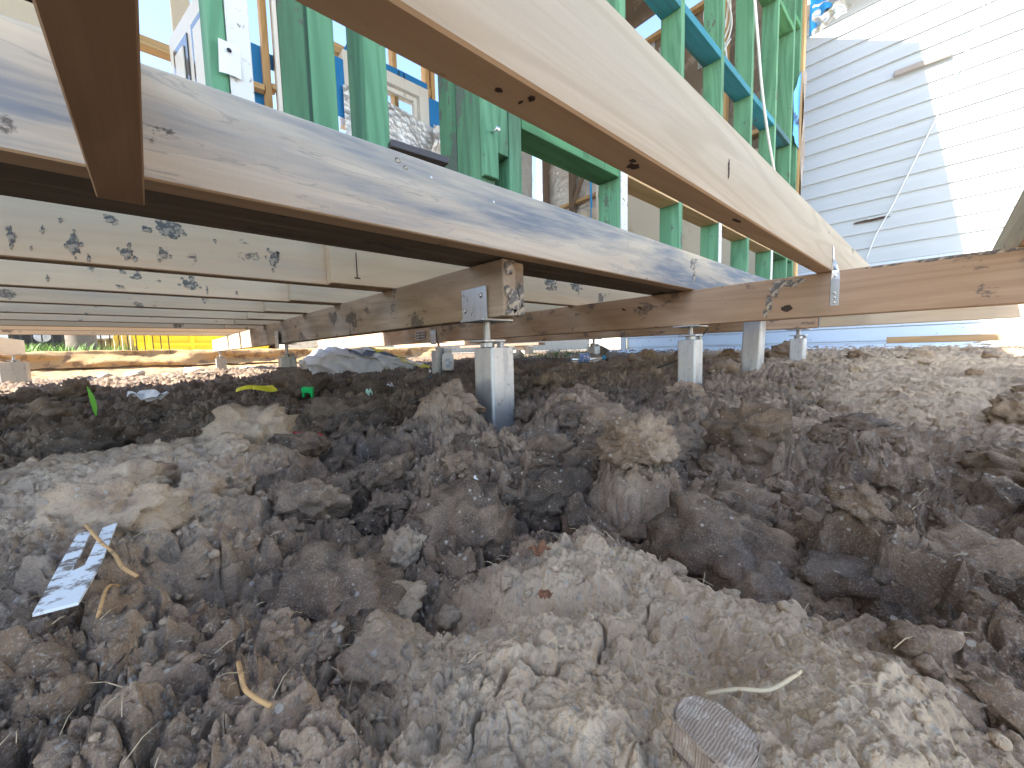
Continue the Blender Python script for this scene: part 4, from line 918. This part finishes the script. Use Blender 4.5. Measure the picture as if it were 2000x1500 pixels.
def tufts(name, n, cx, cy, rx, ry, z, hgt, label, seed, m='grass'):
    rs = random.Random(seed); bm = bmesh.new()
    for k in range(n):
        x = cx + rs.gauss(0, rx); y = cy + rs.gauss(0, ry); h = hgt * rs.uniform(0.4, 1.1); a = rs.uniform(0, 6.28); w = hgt * 0.035; ln = rs.uniform(0.1, 0.9) * h
        dx, dy = math.cos(a), math.sin(a); zz = z(x, y) if callable(z) else z
        p = [(x - dy * w, y + dx * w, zz), (x + dy * w, y - dx * w, zz), (x + dx * ln * .4 - dy * w * .7, y + dy * ln * .4 + dx * w * .7, zz + h * .6), (x + dx * ln * .4 + dy * w * .7, y + dy * ln * .4 - dx * w * .7, zz + h * .6), (x + dx * ln, y + dy * ln, zz + h)]
        v = [bm.verts.new(q) for q in p]; bm.faces.new((v[0], v[1], v[3], v[2])); bm.faces.new((v[2], v[3], v[4]))
    o = from_bm(name, bm, M[m]); tag(o, label, 'grass'); o['kind'] = 'stuff'; return o
tufts('grass', 900, -1.5, 8.2, 0.5, 0.35, 0.12, 0.16, 'bright grass on the verge before the white car', 1)
tufts('grass', 700, 3.55, 3.1, 0.22, 0.25, gz, 0.06, 'green weeds beside pale rubble behind the bottle', 2)
tufts('grass', 160, 3.4, 2.95, 0.25, 0.2, gz, 0.10, 'dry straw stems among the far weeds', 6, 'rubble')
rng = np.random.default_rng(33)
for i, (x, y, s, lab) in enumerate(((3.05, 3.4, 0.07, 'pale rubble lump behind the white bottle'), (3.35, 3.65, 0.09, 'pale rubble lump beside the far weeds'), (3.9, 3.5, 0.10, 'large pale rubble lump near the house corner'), (4.2, 3.0, 0.12, 'dark pile of soil against the house corner'))):
    P = clod_verts(ICO[3][0], rng, s, 0.7); me = np_mesh('rubble_lump', P, ICO[3][1], M['soil' if i == 3 else 'rubble']); o = bpy.data.objects.new('rubble_lump', me); C.objects.link(o); o.location = (x, y, gz(x, y) + s * 0.3); tag(o, lab, 'rubble')
# stacked bricks and timber under the far right corner
for i, (x, y) in enumerate(((4.1, 4.3), (4.1, 4.75), (4.1, 5.2))):
    o = box('brick_pier', x, x + 0.2, y, y + 0.22, -0.15, 0.08, M['rubble'], bev=0.006); tag(o, ['nearest', 'middle', 'farthest'][i] + ' of three pale piers under the dark plank in the distance', 'pier')
o = box('old_plank', 4.0, 4.14, 3.9, 5.9, 0.083, 0.12, M['dark_stud']); tag(o, 'dark old plank lying across three pale piers in the distance', 'plank')
bw_ = box('brick_wall', 3.0, 12.0, 9.0, 9.2, 0.0, 1.5, M['rubble']); tag(bw_, 'sunlit pale wall far behind the stumps', 'wall')
# far house with tiled roof and sky behind the extension
M['tile'] = plain('brown_roof_tile', (0.22, 0.14, 0.09), 0.8, spot=(0.35, 0.24, 0.16), spot_scale=6)
fh = thing('tiled_house', 'brown tiled roof of a house far behind, seen between the studs', 'house', (1.6, 9.0, 0.1))
box('wall', 0.3, 8.5, 0.4, 5, 0, 3.9, M['rubble'], fh)
for k in range(14):
    bm = bmesh.new(); add_box(bm, 0, 9.0, 0, 0.30, 0, 0.035); from_bm('tile_course', bm, M['tile'], fh, (0, 0.0 + 0.235 * k, 3.85 + 0.13 * k), (rad(24), 0, 0))

# ================================================================== litter on the soil
SITS = True
def sit(x, y, dz=0.0): return (x, y, gz(x, y) + dz)
# ------------------------------------------------------------------ mud splats, a thin skin of dried clay on the timber
M['mud'] = plain('dried_grey_mud', (0.17, 0.16, 0.15), 0.9, spot=(0.52, 0.44, 0.34), spot_scale=60, spot_lo=0.47, bumpk=0.7, bump_scale=160)
def splat(parent, c, ra, rb, axis, out, seed, m='mud', thick=0.0012, rough=1.0, name='mud_splat'):
    """irregular patch on a face; axis 'Y' = face looking to -Y (u = X), axis 'X' = face looking to -X (u = Y), 'Z' = underside"""
    bm = bmesh.new(); n = 44; rim = []; mid = []
    for k in range(n):
        a = 2 * math.pi * k / n
        q = 1 + rough * (0.45 * mnoise.noise(Vector((1.6 * math.cos(a), 1.6 * math.sin(a), seed))) + 0.30 * mnoise.noise(Vector((5 * math.cos(a), 5 * math.sin(a), seed + 3))) + 0.20 * mnoise.noise(Vector((13 * math.cos(a), 13 * math.sin(a), seed + 7))))
        u, v = ra * q * math.cos(a), rb * q * math.sin(a)
        for L_, f, h in ((rim, 1.0, 0.0), (mid, 0.86, thick)):
            p = {'Y': (u * f, -h, v * f), 'X': (-h, u * f, v * f), 'Z': (u * f, v * f, -h)}[axis]; L_.append(bm.verts.new(p))
    for k in range(n): bm.faces.new((rim[k], rim[(k + 1) % n], mid[(k + 1) % n], mid[k]))
    bm.faces.new(mid)
    o = from_bm(name, bm, M[m]); o.location = c
    if parent is not None: bpy.context.view_layer.update(); o.parent = parent; o.matrix_parent_inverse = parent.matrix_world.inverted()
    return o
objs_ = {o.get('label', ''): o for o in bpy.data.objects}
fj1 = next(o for l, o in objs_.items() if l.startswith('mud-splashed pale joist')); fj2 = next(o for l, o in objs_.items() if l.startswith('greenish pale joist')); fj3 = next(o for l, o in objs_.items() if l.startswith('creamy joist lapped beside the most'))
bD = next(o for l, o in objs_.items() if l.startswith('reddish bearer crossing'))
rs = random.Random(31)
def cluster(par, x, z, ra, rb, Y, seed):
    splat(par, (x, Y, z), ra * .72, rb * .72, 'Y', 1, seed)
    for k in range(5):
        a = rs.uniform(0, 6.28); f = rs.uniform(0.7, 1.25); q = rs.uniform(0.10, 0.32)
        zz = min(0.36, max(0.234, z + rb * f * math.sin(a))); splat(par, (x + ra * f * math.cos(a), Y, zz), ra * q, rb * q, 'Y', 1, seed + k + 0.5)
for i, (x, z, ra, rb) in enumerate([(-0.139, 0.267, 0.015, 0.028), (0.027, 0.335, 0.035, 0.028), (-0.077, 0.336, 0.014, 0.011), (0.011, 0.267, 0.011, 0.018), (-0.054, 0.26, 0.014, 0.02), (0.256, 0.29, 0.018, 0.03), (-0.229, 0.271, 0.008, 0.021), (-0.184, 0.29, 0.003, 0.01), (-0.203, 0.249, 0.002, 0.006), (-0.118, 0.239, 0.004, 0.011), (-0.156, 0.317, 0.004, 0.006), (0.12, 0.319, 0.004, 0.007)]):
    if z + rb > 0.362: z = 0.362 - rb
    cluster(fj1, x, z, ra, rb, 1.3297, 3.1 * i)
for i, (x, z, ra, rb) in enumerate([(-0.055, 0.281, 0.014, 0.015), (0.081, 0.267, 0.026, 0.026), (-0.252, 0.252, 0.004, 0.011), (-0.159, 0.293, 0.006, 0.009), (-0.091, 0.293, 0.007, 0.009), (-0.098, 0.243, 0.01, 0.01), (0.127, 0.249, 0.004, 0.015), (0.215, 0.249, 0.004, 0.01)]): cluster(fj2, x, z, ra, rb, 1.8097, 40 + 3.1 * i)
for i, (x, z, ra, rb) in enumerate([(1.406, 0.326, 0.05, 0.03), (1.601, 0.324, 0.05, 0.03)]): cluster(fj3, x, min(z, 0.33), ra, rb, 1.2828, 80 + 3.1 * i)
for (x, z, ra, rb, sd) in ((1.572, 0.322, 0.028, 0.020, 5), (1.585, 0.278, 0.012, 0.020, 6), (1.60, 0.342, 0.010, 0.008, 7)): splat(jB, (x, 0.6748, z), ra, rb, 'Y', 1, sd)
for (x, z, ra, rb, sd) in ((0.337, 0.350, 0.006, 0.004, 8), (0.352, 0.341, 0.004, 0.003, 9)): splat(jB, (x, 0.6748, z), ra, rb, 'Y', 1, sd)
def dface(y): return 1.575 + 0.025 * (y + 1.4) / 7.3 - 0.0003
for (y, z, ra, rb, sd) in ((0.415, 0.145, 0.010, 0.030, 1), (0.400, 0.185, 0.014, 0.022, 2), (0.375, 0.208, 0.032, 0.012, 3), (0.345, 0.200, 0.014, 0.010, 4), (0.425, 0.112, 0.006, 0.018, 11), (0.325, 0.209, 0.012, 0.008, 12), (0.02, 0.221, 0.05, 0.004, 13), (-0.08, 0.220, 0.04, 0.005, 14), (0.13, 0.222, 0.04, 0.003, 16)): splat(bD, (dface(y), y, z), ra, rb, 'X', 1, sd)
splat(bD, (dface(0.362), 0.362, 0.122), 0.016, 0.010, 'X', 1, 15, m='rust', thick=0.0006, name='knot', rough=.6)
for (x, y, ra, rb, sd) in ((0.452, 0.270, 0.010, 0.006, 21), (0.438, 0.262, 0.006, 0.003, 22), (0.262, 0.258, 0.004, 0.003, 23), (0.232, 0.268, 0.0035, 0.0028, 24), (0.79, 0.262, 0.018, 0.004, 25), (0.258, 0.268, 0.0015, 0.003, 26)): splat(jA, (x, y, 0.22655), ra, rb, 'Z', 1, sd, m='rust', thick=0.0005, name='dark_stain')
splat(jA, (0.70, 0.2458, 0.285), 0.004, 0.013, 'Y', 1, 27, m='rust', thick=0.0006, name='dark_stain')

bC_ = next(o for l, o in objs_.items() if l.startswith('muddy double bearer'))
for (x, z, ra, rb, sd) in ((0.640, 0.205, 0.014, 0.018, 51), (0.655, 0.12, 0.020, 0.030, 52), (0.633, 0.150, 0.008, 0.012, 53), (0.648, 0.096, 0.024, 0.010, 54)): splat(bC_, (x, 0.7205, z), ra, rb, 'Y', 1, sd, thick=0.004)
for (x, z, ra, rb, sd) in ((0.688, 0.14, 0.010, 0.035, 55), (0.686, 0.105, 0.013, 0.018, 56)): splat(bC_, (x, 0.7315, z), ra, rb, 'Y', 1, sd, thick=0.005)
# LITTER
M['plate'] = plain('white_plastic_plate_muddy', (0.72, 0.76, 0.80), 0.5, spot=(0.17, 0.14, 0.12), spot_scale=75, spot_lo=0.48)
M['root'] = plain('orange_root', (0.50, 0.30, 0.13), 0.8, spot=(0.22, 0.14, 0.08), spot_scale=120)
M['twig'] = plain('pale_twig', (0.55, 0.45, 0.30), 0.8, spot=(0.30, 0.2, 0.12), spot_scale=90)
def grooved():
    m, t, b = mat('brown_grooved_fragment'); v = objcoord(t)
    w = N(t, 'ShaderNodeTexWave'); w.bands_direction = 'Y'; L(t, v, w.inputs['Vector']); w.inputs['Scale'].default_value = 330; w.inputs['Distortion'].default_value = 5.0; w.inputs['Detail'].default_value = 3
    n = noise(t, v, 160, 5, 0.7)
    col = mix(t, ramp(t, w.outputs['Fac'], 0.2, 0.6), (0.24, 0.185, 0.145), (0.30, 0.235, 0.185)); col = mix(t, ramp(t, n, 0.5, 0.62, 0, 0.7), col, (0.42, 0.37, 0.31))
    L(t, col, b.inputs['Base Color']); b.inputs['Roughness'].default_value = 0.85; bump(t, b, math_(t, 'ADD', w.outputs['Fac'], n), 0.35, 0.0004)
    return m
M['tile_frag'] = grooved()
M['leaf'] = plain('fresh_green_leaf', (0.12, 0.40, 0.03), 0.5)
M['plastic_yellow'] = plain('yellow_tape_plastic', (0.70, 0.62, 0.02), 0.45, spot=(0.12, 0.1, 0.06), spot_scale=40, spot_lo=0.58)
M['plastic_green'] = plain('green_clip_plastic', (0.01, 0.50, 0.13), 0.35)
M['plastic_red'] = plain('red_strip_plastic', (0.60, 0.04, 0.05), 0.4)
M['plastic_blue'] = plain('blue_cap_plastic', (0.02, 0.36, 0.75), 0.35)
M['plastic_white'] = plain('white_bottle_plastic', (0.76, 0.77, 0.79), 0.35)
M['clear'] = plain('clear_bottle_plastic', (0.92, 0.95, 0.97), 0.05, trans=0.95)
M['label_blue'] = plain('blue_striped_label', (0.10, 0.22, 0.62), 0.5, spot=(0.7, 0.72, 0.75), spot_scale=70, spot_lo=0.48)
M['paper'] = plain('dirty_paper', (0.68, 0.68, 0.72), 0.8, spot=(0.32, 0.28, 0.26), spot_scale=40, spot_lo=0.58)
M['sack'] = plain('grey_plastic_sack', (0.55, 0.56, 0.58), 0.5, spot=(0.24, 0.22, 0.21), spot_scale=6, spot_lo=0.58, bumpk=0.6, bump_scale=25)
M['bark_bit'] = plain('rusty_bark_bits', (0.17, 0.075, 0.04), 0.9)
def flat_poly(name, pts, thick, m, z0, tilt=0.0, jit=0.0):
    bm = bmesh.new(); vs = [bm.verts.new((x, y, z0 + tilt * (y - pts[0][1]) + jit * math.sin(i * 2.1))) for i, (x, y) in enumerate(pts)]
    f = bm.faces.new(vs); r = bmesh.ops.extrude_face_region(bm, geom=[f]); bmesh.ops.translate(bm, vec=(0, 0, thick), verts=[v for v in r['geom'] if isinstance(v, bmesh.types.BMVert)])
    return from_bm(name, bm, m)
def over(pts): return max(gz(x, y) for x, y in pts)
def drape(pts, r, dz=0.5):
    h = [max(gz(x + a, y + b) for a in (-.004, 0, .004) for b in (-.004, 0, .004)) for x, y in pts]; n = len(pts) - 1
    return smooth_path([(x, y, max(h[i], h[0] + (h[-1] - h[0]) * i / n) + r * (1 + dz)) for i, (x, y) in enumerate(pts)], 5)
PLATE = [(-0.0593, 0.2936), (-0.0438, 0.2912), (-0.04, 0.3373), (-0.0384, 0.4159), (-0.0455, 0.4108), (-0.0471, 0.3426), (-0.0517, 0.3379), (-0.0512, 0.4083), (-0.0579, 0.4115), (-0.0588, 0.3581)]
pz_ = sorted(gz(x, y) for x, y in PLATE)[-2]
o = flat_poly('slotted_plate', PLATE, 0.0016, M['plate'], pz_ + 0.001); tag(o, 'white two-pronged plastic plate smeared with mud, lying at lower left', 'plate')
o = tube('root', drape([(-0.0549, 0.4203), (-0.0431, 0.376), (-0.0353, 0.3523), (-0.0305, 0.3315), (-0.0235, 0.3157)], 0.0011, 1.5), 0.0011, M['root'], n=7); tag(o, 'forked orange root beside the white two-pronged plate', 'root')
b_ = tube('root_branch', drape([(-0.0333, 0.3461), (-0.0357, 0.3136), (-0.0373, 0.288)], 0.0009, 1.5), 0.0009, M['root'], n=7); b_.parent = o
o = tube('root', drape([(0.0137, 0.2089), (0.0131, 0.1921), (0.0134, 0.1842), (0.0167, 0.1767), (0.0201, 0.1711)], 0.0009, 1.8), 0.0009, M['root'], n=7); tag(o, 'thin bent orange root sticking from the soil at bottom centre-left', 'root')
o = tube('twig', drape([(0.1393, 0.053), (0.1461, 0.0445), (0.1524, 0.0365), (0.1603, 0.0314), (0.165, 0.0296)], 0.0007, 1.5), 0.0007, M['twig'], n=7); tag(o, 'pale curved twig lying above the grooved brown fragment', 'twig')
TILE = [(0.1201, 0.0526), (0.1285, 0.0452), (0.1253, 0.0336), (0.1139, 0.0323), (0.1076, 0.0382), (0.112, 0.0505)]
bm = bmesh.new(); n_ = len(TILE); tz = over(TILE) - 0.0005
TILE = [q for i in range(n_) for q in (TILE[i], ((TILE[i][0] + TILE[(i + 1) % n_][0]) / 2 + 0.0012 * math.sin(i * 3.3), (TILE[i][1] + TILE[(i + 1) % n_][1]) / 2 + 0.0012 * math.cos(i * 2.3)))]; n_ = len(TILE)
cx_ = sum(p[0] for p in TILE) / n_; cy_ = sum(p[1] for p in TILE) / n_
top = [bm.verts.new((1.2 * (x - cx_), 1.2 * (y - cy_), 0.004 + 0.0015 * math.sin(i * 1.7))) for i, (x, y) in enumerate(TILE)]
lo = [bm.verts.new((1.2 * (x - cx_), 1.2 * (y - cy_), -0.006)) for x, y in TILE]
bm.faces.new(top); bm.faces.new(lo[::-1])
for i in range(n_): bm.faces.new((top[i], top[(i + 1) % n_], lo[(i + 1) % n_], lo[i]))
bmesh.ops.bevel(bm, geom=bm.edges[:], offset=0.0012, segments=2, affect='EDGES')
o = from_bm('tile_fragment', bm, M['tile_frag'], None, (cx_, cy_, tz), (0.05, 0.10, 0)); tag(o, 'brown grooved wood or tile fragment half buried at bottom right of the pale mound', 'fragment')
# leaf sprout
x, y = -0.185, 1.80; z = gz(x, y)
bm = bmesh.new(); prev = None
for i in range(9):
    u = i / 8; w = 0.0095 * math.sin(math.pi * min(0.97, u * 0.9 + 0.07)); px_ = x - 0.012 * u * u; zz = z - 0.005 + 0.098 * u
    cur = (bm.verts.new((px_ - w * .75, y + w * .66, zz)), bm.verts.new((px_, y - 0.002, zz)), bm.verts.new((px_ + w * .75, y - w * .66, zz)))
    if prev: bm.faces.new((prev[0], prev[1], cur[1], cur[0])); bm.faces.new((prev[1], prev[2], cur[2], cur[1]))
    prev = cur
tag(from_bm('leaf_sprout', bm, M['leaf'], smooth=True), 'single fresh green leaf standing up behind the left mound', 'leaf')
def scrap(name, x, y, sx, sy, hgt, m, label, cat, seed, dz=0.004, rot=0.0, n=8):
    z = gz(x, y); c, s_ = math.cos(rot), math.sin(rot)
    def fn(u, v):
        a = (u - .5) * sx; b = (v - .5) * sy; q = mnoise.noise(Vector((u * 2.5, v * 2.5, seed))); q2 = mnoise.noise(Vector((u * 6, v * 6, seed + 4)))
        return (x + c * a - s_ * b, y + s_ * a + c * b, z + dz + hgt * max(0.0, 0.5 + q) + 0.25 * hgt * q2)
    o = grid_sheet(name, fn, n, n, m, smooth=False, thick=0.0008); return tag(o, label, cat)
scrap('paper_scrap', -0.06, 1.84, 0.10, 0.05, 0.045, M['paper'], 'crumpled white paper scrap on dark soil behind the left mound', 'paper', 3, rot=-0.7)
scrap('plastic_cap', 0.264, 0.371, 0.010, 0.008, 0.008, M['plastic_white'], 'tiny white plastic piece in front of the centre stump', 'plastic', 5)
scrap('paper_cup_piece', 1.50, 2.68, 0.05, 0.05, 0.03, M['paper'], 'small pale cardboard piece near the crumpled sack', 'card', 8)
scrap('shell_bit', 0.79, 1.77, 0.03, 0.02, 0.02, M['plastic_white'], 'small white chip on dark soil left of the centre stump', 'chip', 9)
scrap('mint_chip', 0.598, 1.541, 0.022, 0.02, 0.03, plain('mint_plastic', (0.45, 0.70, 0.60), 0.5), 'pale mint plastic chip on dark soil left of the centre stump', 'plastic', 12)
scrap('bark_pieces', 0.192, 0.190, 0.014, 0.010, 0.006, M['bark_bit'], 'rusty brown bark shreds on top of the pale front mound', 'bark', 15, n=12)
scrap('bark_pieces', 0.158, 0.152, 0.007, 0.006, 0.004, M['bark_bit'], 'smaller rusty bark shred on the middle of the pale front mound', 'bark', 17)
for i, (x, y, r0, ln) in enumerate(((0.33, 2.25, -0.35, 0.20), (0.36, 2.16, -0.15, 0.14))):
    z = gz(x, y) + 0.022; d = Vector((math.cos(r0), math.sin(r0), 0.10 - 0.1 * i)); n_ = Vector((-d.y, d.x, 0))
    o = grid_sheet('yellow_tape', lambda u, v: Vector((x, y, z)) + d * ln * (u - .5) + n_ * 0.02 * (v - .5) + Vector((0, 0, 0.008 * math.sin(u * 7 + i) + 0.018 * v)), 10, 3, M['plastic_yellow'], thick=0.0012)
    tag(o, ('upper' if i == 0 else 'lower') + ' of two strips of yellow tape on the dark soil', 'tape')
gx, gy = 0.43, 1.78; z = gz(gx, gy)
g = thing('green_clip', 'small bright green plastic clip standing on the dark soil', 'plastic clip', (gx, gy, z + 0.030), (0.2, 0.1, -0.6))
box('body', -0.022, 0.022, -0.012, 0.012, 0.012, 0.034, M['plastic_green'], g); box('leg', -0.020, -0.012, -0.010, 0.010, -0.010, 0.012, M['plastic_green'], g, rot=(0, 0.15, 0)); box('leg', 0.012, 0.020, -0.010, 0.010, -0.010, 0.012, M['plastic_green'], g, rot=(0, -0.15, 0))
o = tube('red_strip', drape([(0.186, 0.905), (0.215, 0.915), (0.245, 0.925)], 0.003, 4), 0.003, M['plastic_red'], n=6); tag(o, 'thin red plastic strip in the dark pit left of the centre stump', 'plastic strip')
o = tube('blue_straw', [(1.24, 2.33, gz(1.24, 2.33) + .006), (1.33, 2.33, gz(1.33, 2.33) + .022)], 0.005, M['plastic_blue'], n=6); tag(o, 'short bright blue plastic strip left of the white bottle', 'plastic strip')
# white bottle
x, y = 1.655, 2.62; z = gz(x, y)
wb = thing('white_bottle', 'white plastic bottle with a printed label standing on the dark soil', 'bottle', (x, y, z - 0.005), (0.0, 0.03, 0.4))
lathe('body', [(0.040, 0.0), (0.046, 0.004), (0.047, 0.10), (0.044, 0.118), (0.030, 0.137), (0.026, 0.142)], M['plastic_white'], wb, n=26)
lathe('cap', [(0.030, 0.1425), (0.031, 0.145), (0.031, 0.170), (0.028, 0.172)], M['plastic_white'], wb, n=26)
bm = bmesh.new()
def arcbox(a0, a1, z0, z1, r=0.0478, n=6):
    vs = [[bm.verts.new((r * math.cos(rad(a0 + (a1 - a0) * k / n)), r * math.sin(rad(a0 + (a1 - a0) * k / n)), zz)) for k in range(n + 1)] for zz in (z0, z1)]
    for k in range(n): bm.faces.new((vs[0][k], vs[0][k + 1], vs[1][k + 1], vs[1][k]))
rs = random.Random(8)
for zz in (0.085, 0.078, 0.071, 0.045, 0.038, 0.031, 0.024): arcbox(185 + rs.uniform(0, 8), 215 + rs.uniform(0, 10), zz, zz + 0.0035)
for zz in (0.066, 0.059, 0.052): arcbox(240, 262 + rs.uniform(-8, 5), zz, zz + 0.003)
for k in range(9): arcbox(222 + 1.7 * k, 222.9 + 1.7 * k, 0.03, 0.09, n=1)
from_bm('printed_label', bm, M['label_blue'], wb)
# clear bottle lying down
x, y = 2.10, 1.60; z = gz(x, y) + 0.045
cb = thing('clear_bottle', 'empty clear drink bottle with a bright blue cap lying on its side', 'bottle', (x, y, z), (rad(90), 0.12, rad(-38 + 90)))
prof = [(0.012, -0.105), (0.028, -0.104), (0.032, -0.098)] + [(0.0325 - 0.0022 * (k % 2), -0.095 + 0.012 * k) for k in range(12)] + [(0.030, 0.055), (0.022, 0.082), (0.013, 0.098), (0.0125, 0.108)]
lathe('body', prof, M['clear'], cb, n=24); lathe('cap', [(0.0145, 0.108), (0.0155, 0.110), (0.0155, 0.126), (0.014, 0.128)], M['plastic_blue'], cb, n=20)
lathe('label', [(0.0331, -0.052), (0.0333, -0.050), (0.0333, 0.015), (0.0331, 0.017)], M['label_blue'], cb, n=24)
# crumpled cement sack behind the second stump
def sack(u, v):
    x = 0.88 + 1.02 * u; yb = 3.75 - 0.55 * u
    th = math.pi * v; prof = (math.sin(math.pi * min(1, 0.12 + u * 0.95)) ** 0.6) * (1 - 0.45 * u)
    n = mnoise.noise(Vector((u * 5, v * 4, 3))) * 0.06 - abs(mnoise.noise(Vector((u * 8 + v * 5, v * 3, 9)))) * 0.10 - abs(mnoise.noise(Vector((u * 16 - v * 4, v * 6, 19)))) * 0.04
    hgt = 0.31 * prof + n * 0.9
    return (x + 0.03 * mnoise.noise(Vector((u * 6, v * 6, 21))) + 0.10 * math.cos(th) * u, yb - 0.20 * math.cos(th) * (0.4 + prof * .6) + n, -0.17 + max(0.0, hgt * math.sin(th) ** 0.8))
sk_ = grid_sheet('cement_sack', sack, 70, 44, M['sack']); tag(sk_, 'crumpled grey cement sack with yellow and blue print lying behind the second stump', 'sack')
def sack_patch(name, u0, u1, v0, v1, m, shape):
    bm = bmesh.new(); n = 16; ctr = None; rim = []
    g = [[None] * (n + 1) for _ in range(n + 1)]
    for i in range(n + 1):
        for j in range(n + 1):
            u = u0 + (u1 - u0) * i / n; v = v0 + (v1 - v0) * j / n
            if shape(i / n, j / n): g[i][j] = bm.verts.new(Vector(sack(u, v)) + Vector((-0.003, -0.008, 0.005)))
    for i in range(n):
        for j in range(n):
            q = (g[i][j], g[i + 1][j], g[i + 1][j + 1], g[i][j + 1])
            if all(q): bm.faces.new(q)
    o = from_bm(name, bm, m, smooth=True); o.parent = sk_; return o
sack_patch('white_print', 0.42, 0.9, 0.22, 0.62, M['plastic_white'], lambda a, b: b < 0.9 - 0.25 * abs(a - 0.5))
M['print_yellow'] = plain('yellow_print', (0.72, 0.62, 0.03), 0.5); M['print_dark'] = plain('dark_blue_print', (0.09, 0.11, 0.16), 0.5)
for i, (u0, u1, v0, v1, m, sh) in enumerate(((0.48, 0.76, 0.30, 0.62, 'print_yellow', lambda a, b: b < 0.95 - 0.75 * a and b > 0.05), (0.70, 0.90, 0.12, 0.26, 'print_yellow', lambda a, b: (a - .5) ** 2 + (b - .5) ** 2 < .22), (0.28, 0.62, 0.24, 0.36, 'print_dark', lambda a, b: abs(b - .5 + .5 * (a - .5)) < .3), (0.80, 0.95, 0.30, 0.60, 'print_dark', lambda a, b: abs(a - .5) < .3))):
    o = sack_patch('printed_shape', u0, u1, v0, v1, M[m], sh); o.location = (-0.003 , -0.006, 0.003)
# plank on the ground at right, painted sheet at the foot of the white wall
o = box('loose_plank', -1.3, 1.3, -0.045, 0.045, -0.022, 0.022, M['pine_x'], loc=(3.93, -1.02, 0.012), rot=(0.0, 0.0, rad(-86)), bev=0.002); tag(o, 'fresh pine plank lying on the soil at the right edge', 'plank')
sh_ = grid_sheet('ground_sheet', lambda u, v: (4.15 + 0.80 * u, -1.2 + 4.2 * v, max(gz(4.15 + 0.8 * u, -1.2 + 4.2 * v) - 0.006 * (1 - u), -0.075 + 0.06 * u) + 0.008 * mnoise.noise(Vector((u * 6, v * 20, 5)))), 14, 60, M['base_paint'])
tag(sh_, 'dirty pale sheet lying along the foot of the white weatherboard wall', 'sheet')
tb = tube('thin_cable', smooth_path([(2.05, 0.80, 0.09), (1.98, 0.83, 0.02), (1.90, 0.88, -0.06), (1.80, 0.94, -0.10)], 6), 0.004, M['black'], n=6); tag(tb, 'thin dark cable hanging beside the leaning steel post', 'cable')
# dry stalks and fibres poking out of the soil
rs = random.Random(12); bm = bmesh.new()
for k in range(420):
    a = rad(rs.uniform(-10, 108)); r = 0.16 * (2.6 / 0.16) ** rs.random(); x = r * math.cos(a); y = r * math.sin(a); z = gz(x, y)
    L_ = rs.uniform(0.006, 0.022) * (0.5 + r); w = 0.00022 * (0.6 + r); t_ = rs.uniform(0, 6.28); d = Vector((math.cos(t_), math.sin(t_), rs.uniform(-0.1, 0.7))).normalized(); s_ = d.orthogonal().normalized() * w; p = Vector((x, y, z + 0.0008))
    q = p + d * L_ * 0.5 + Vector((0, 0, L_ * 0.12)); e_ = p + d * L_
    s2 = d.cross(s_).normalized() * w
    for sd in (s_, s2):
        v = [bm.verts.new(c) for c in (p - sd, p + sd, q + sd, q - sd, e_)]; bm.faces.new(v[:4]); bm.faces.new((v[3], v[2], v[4]))
o = from_bm('dry_fibres', bm, M['twig']); tag(o, 'fine dry straw fibres and rootlets scattered in the soil', 'straw'); o['kind'] = 'stuff'
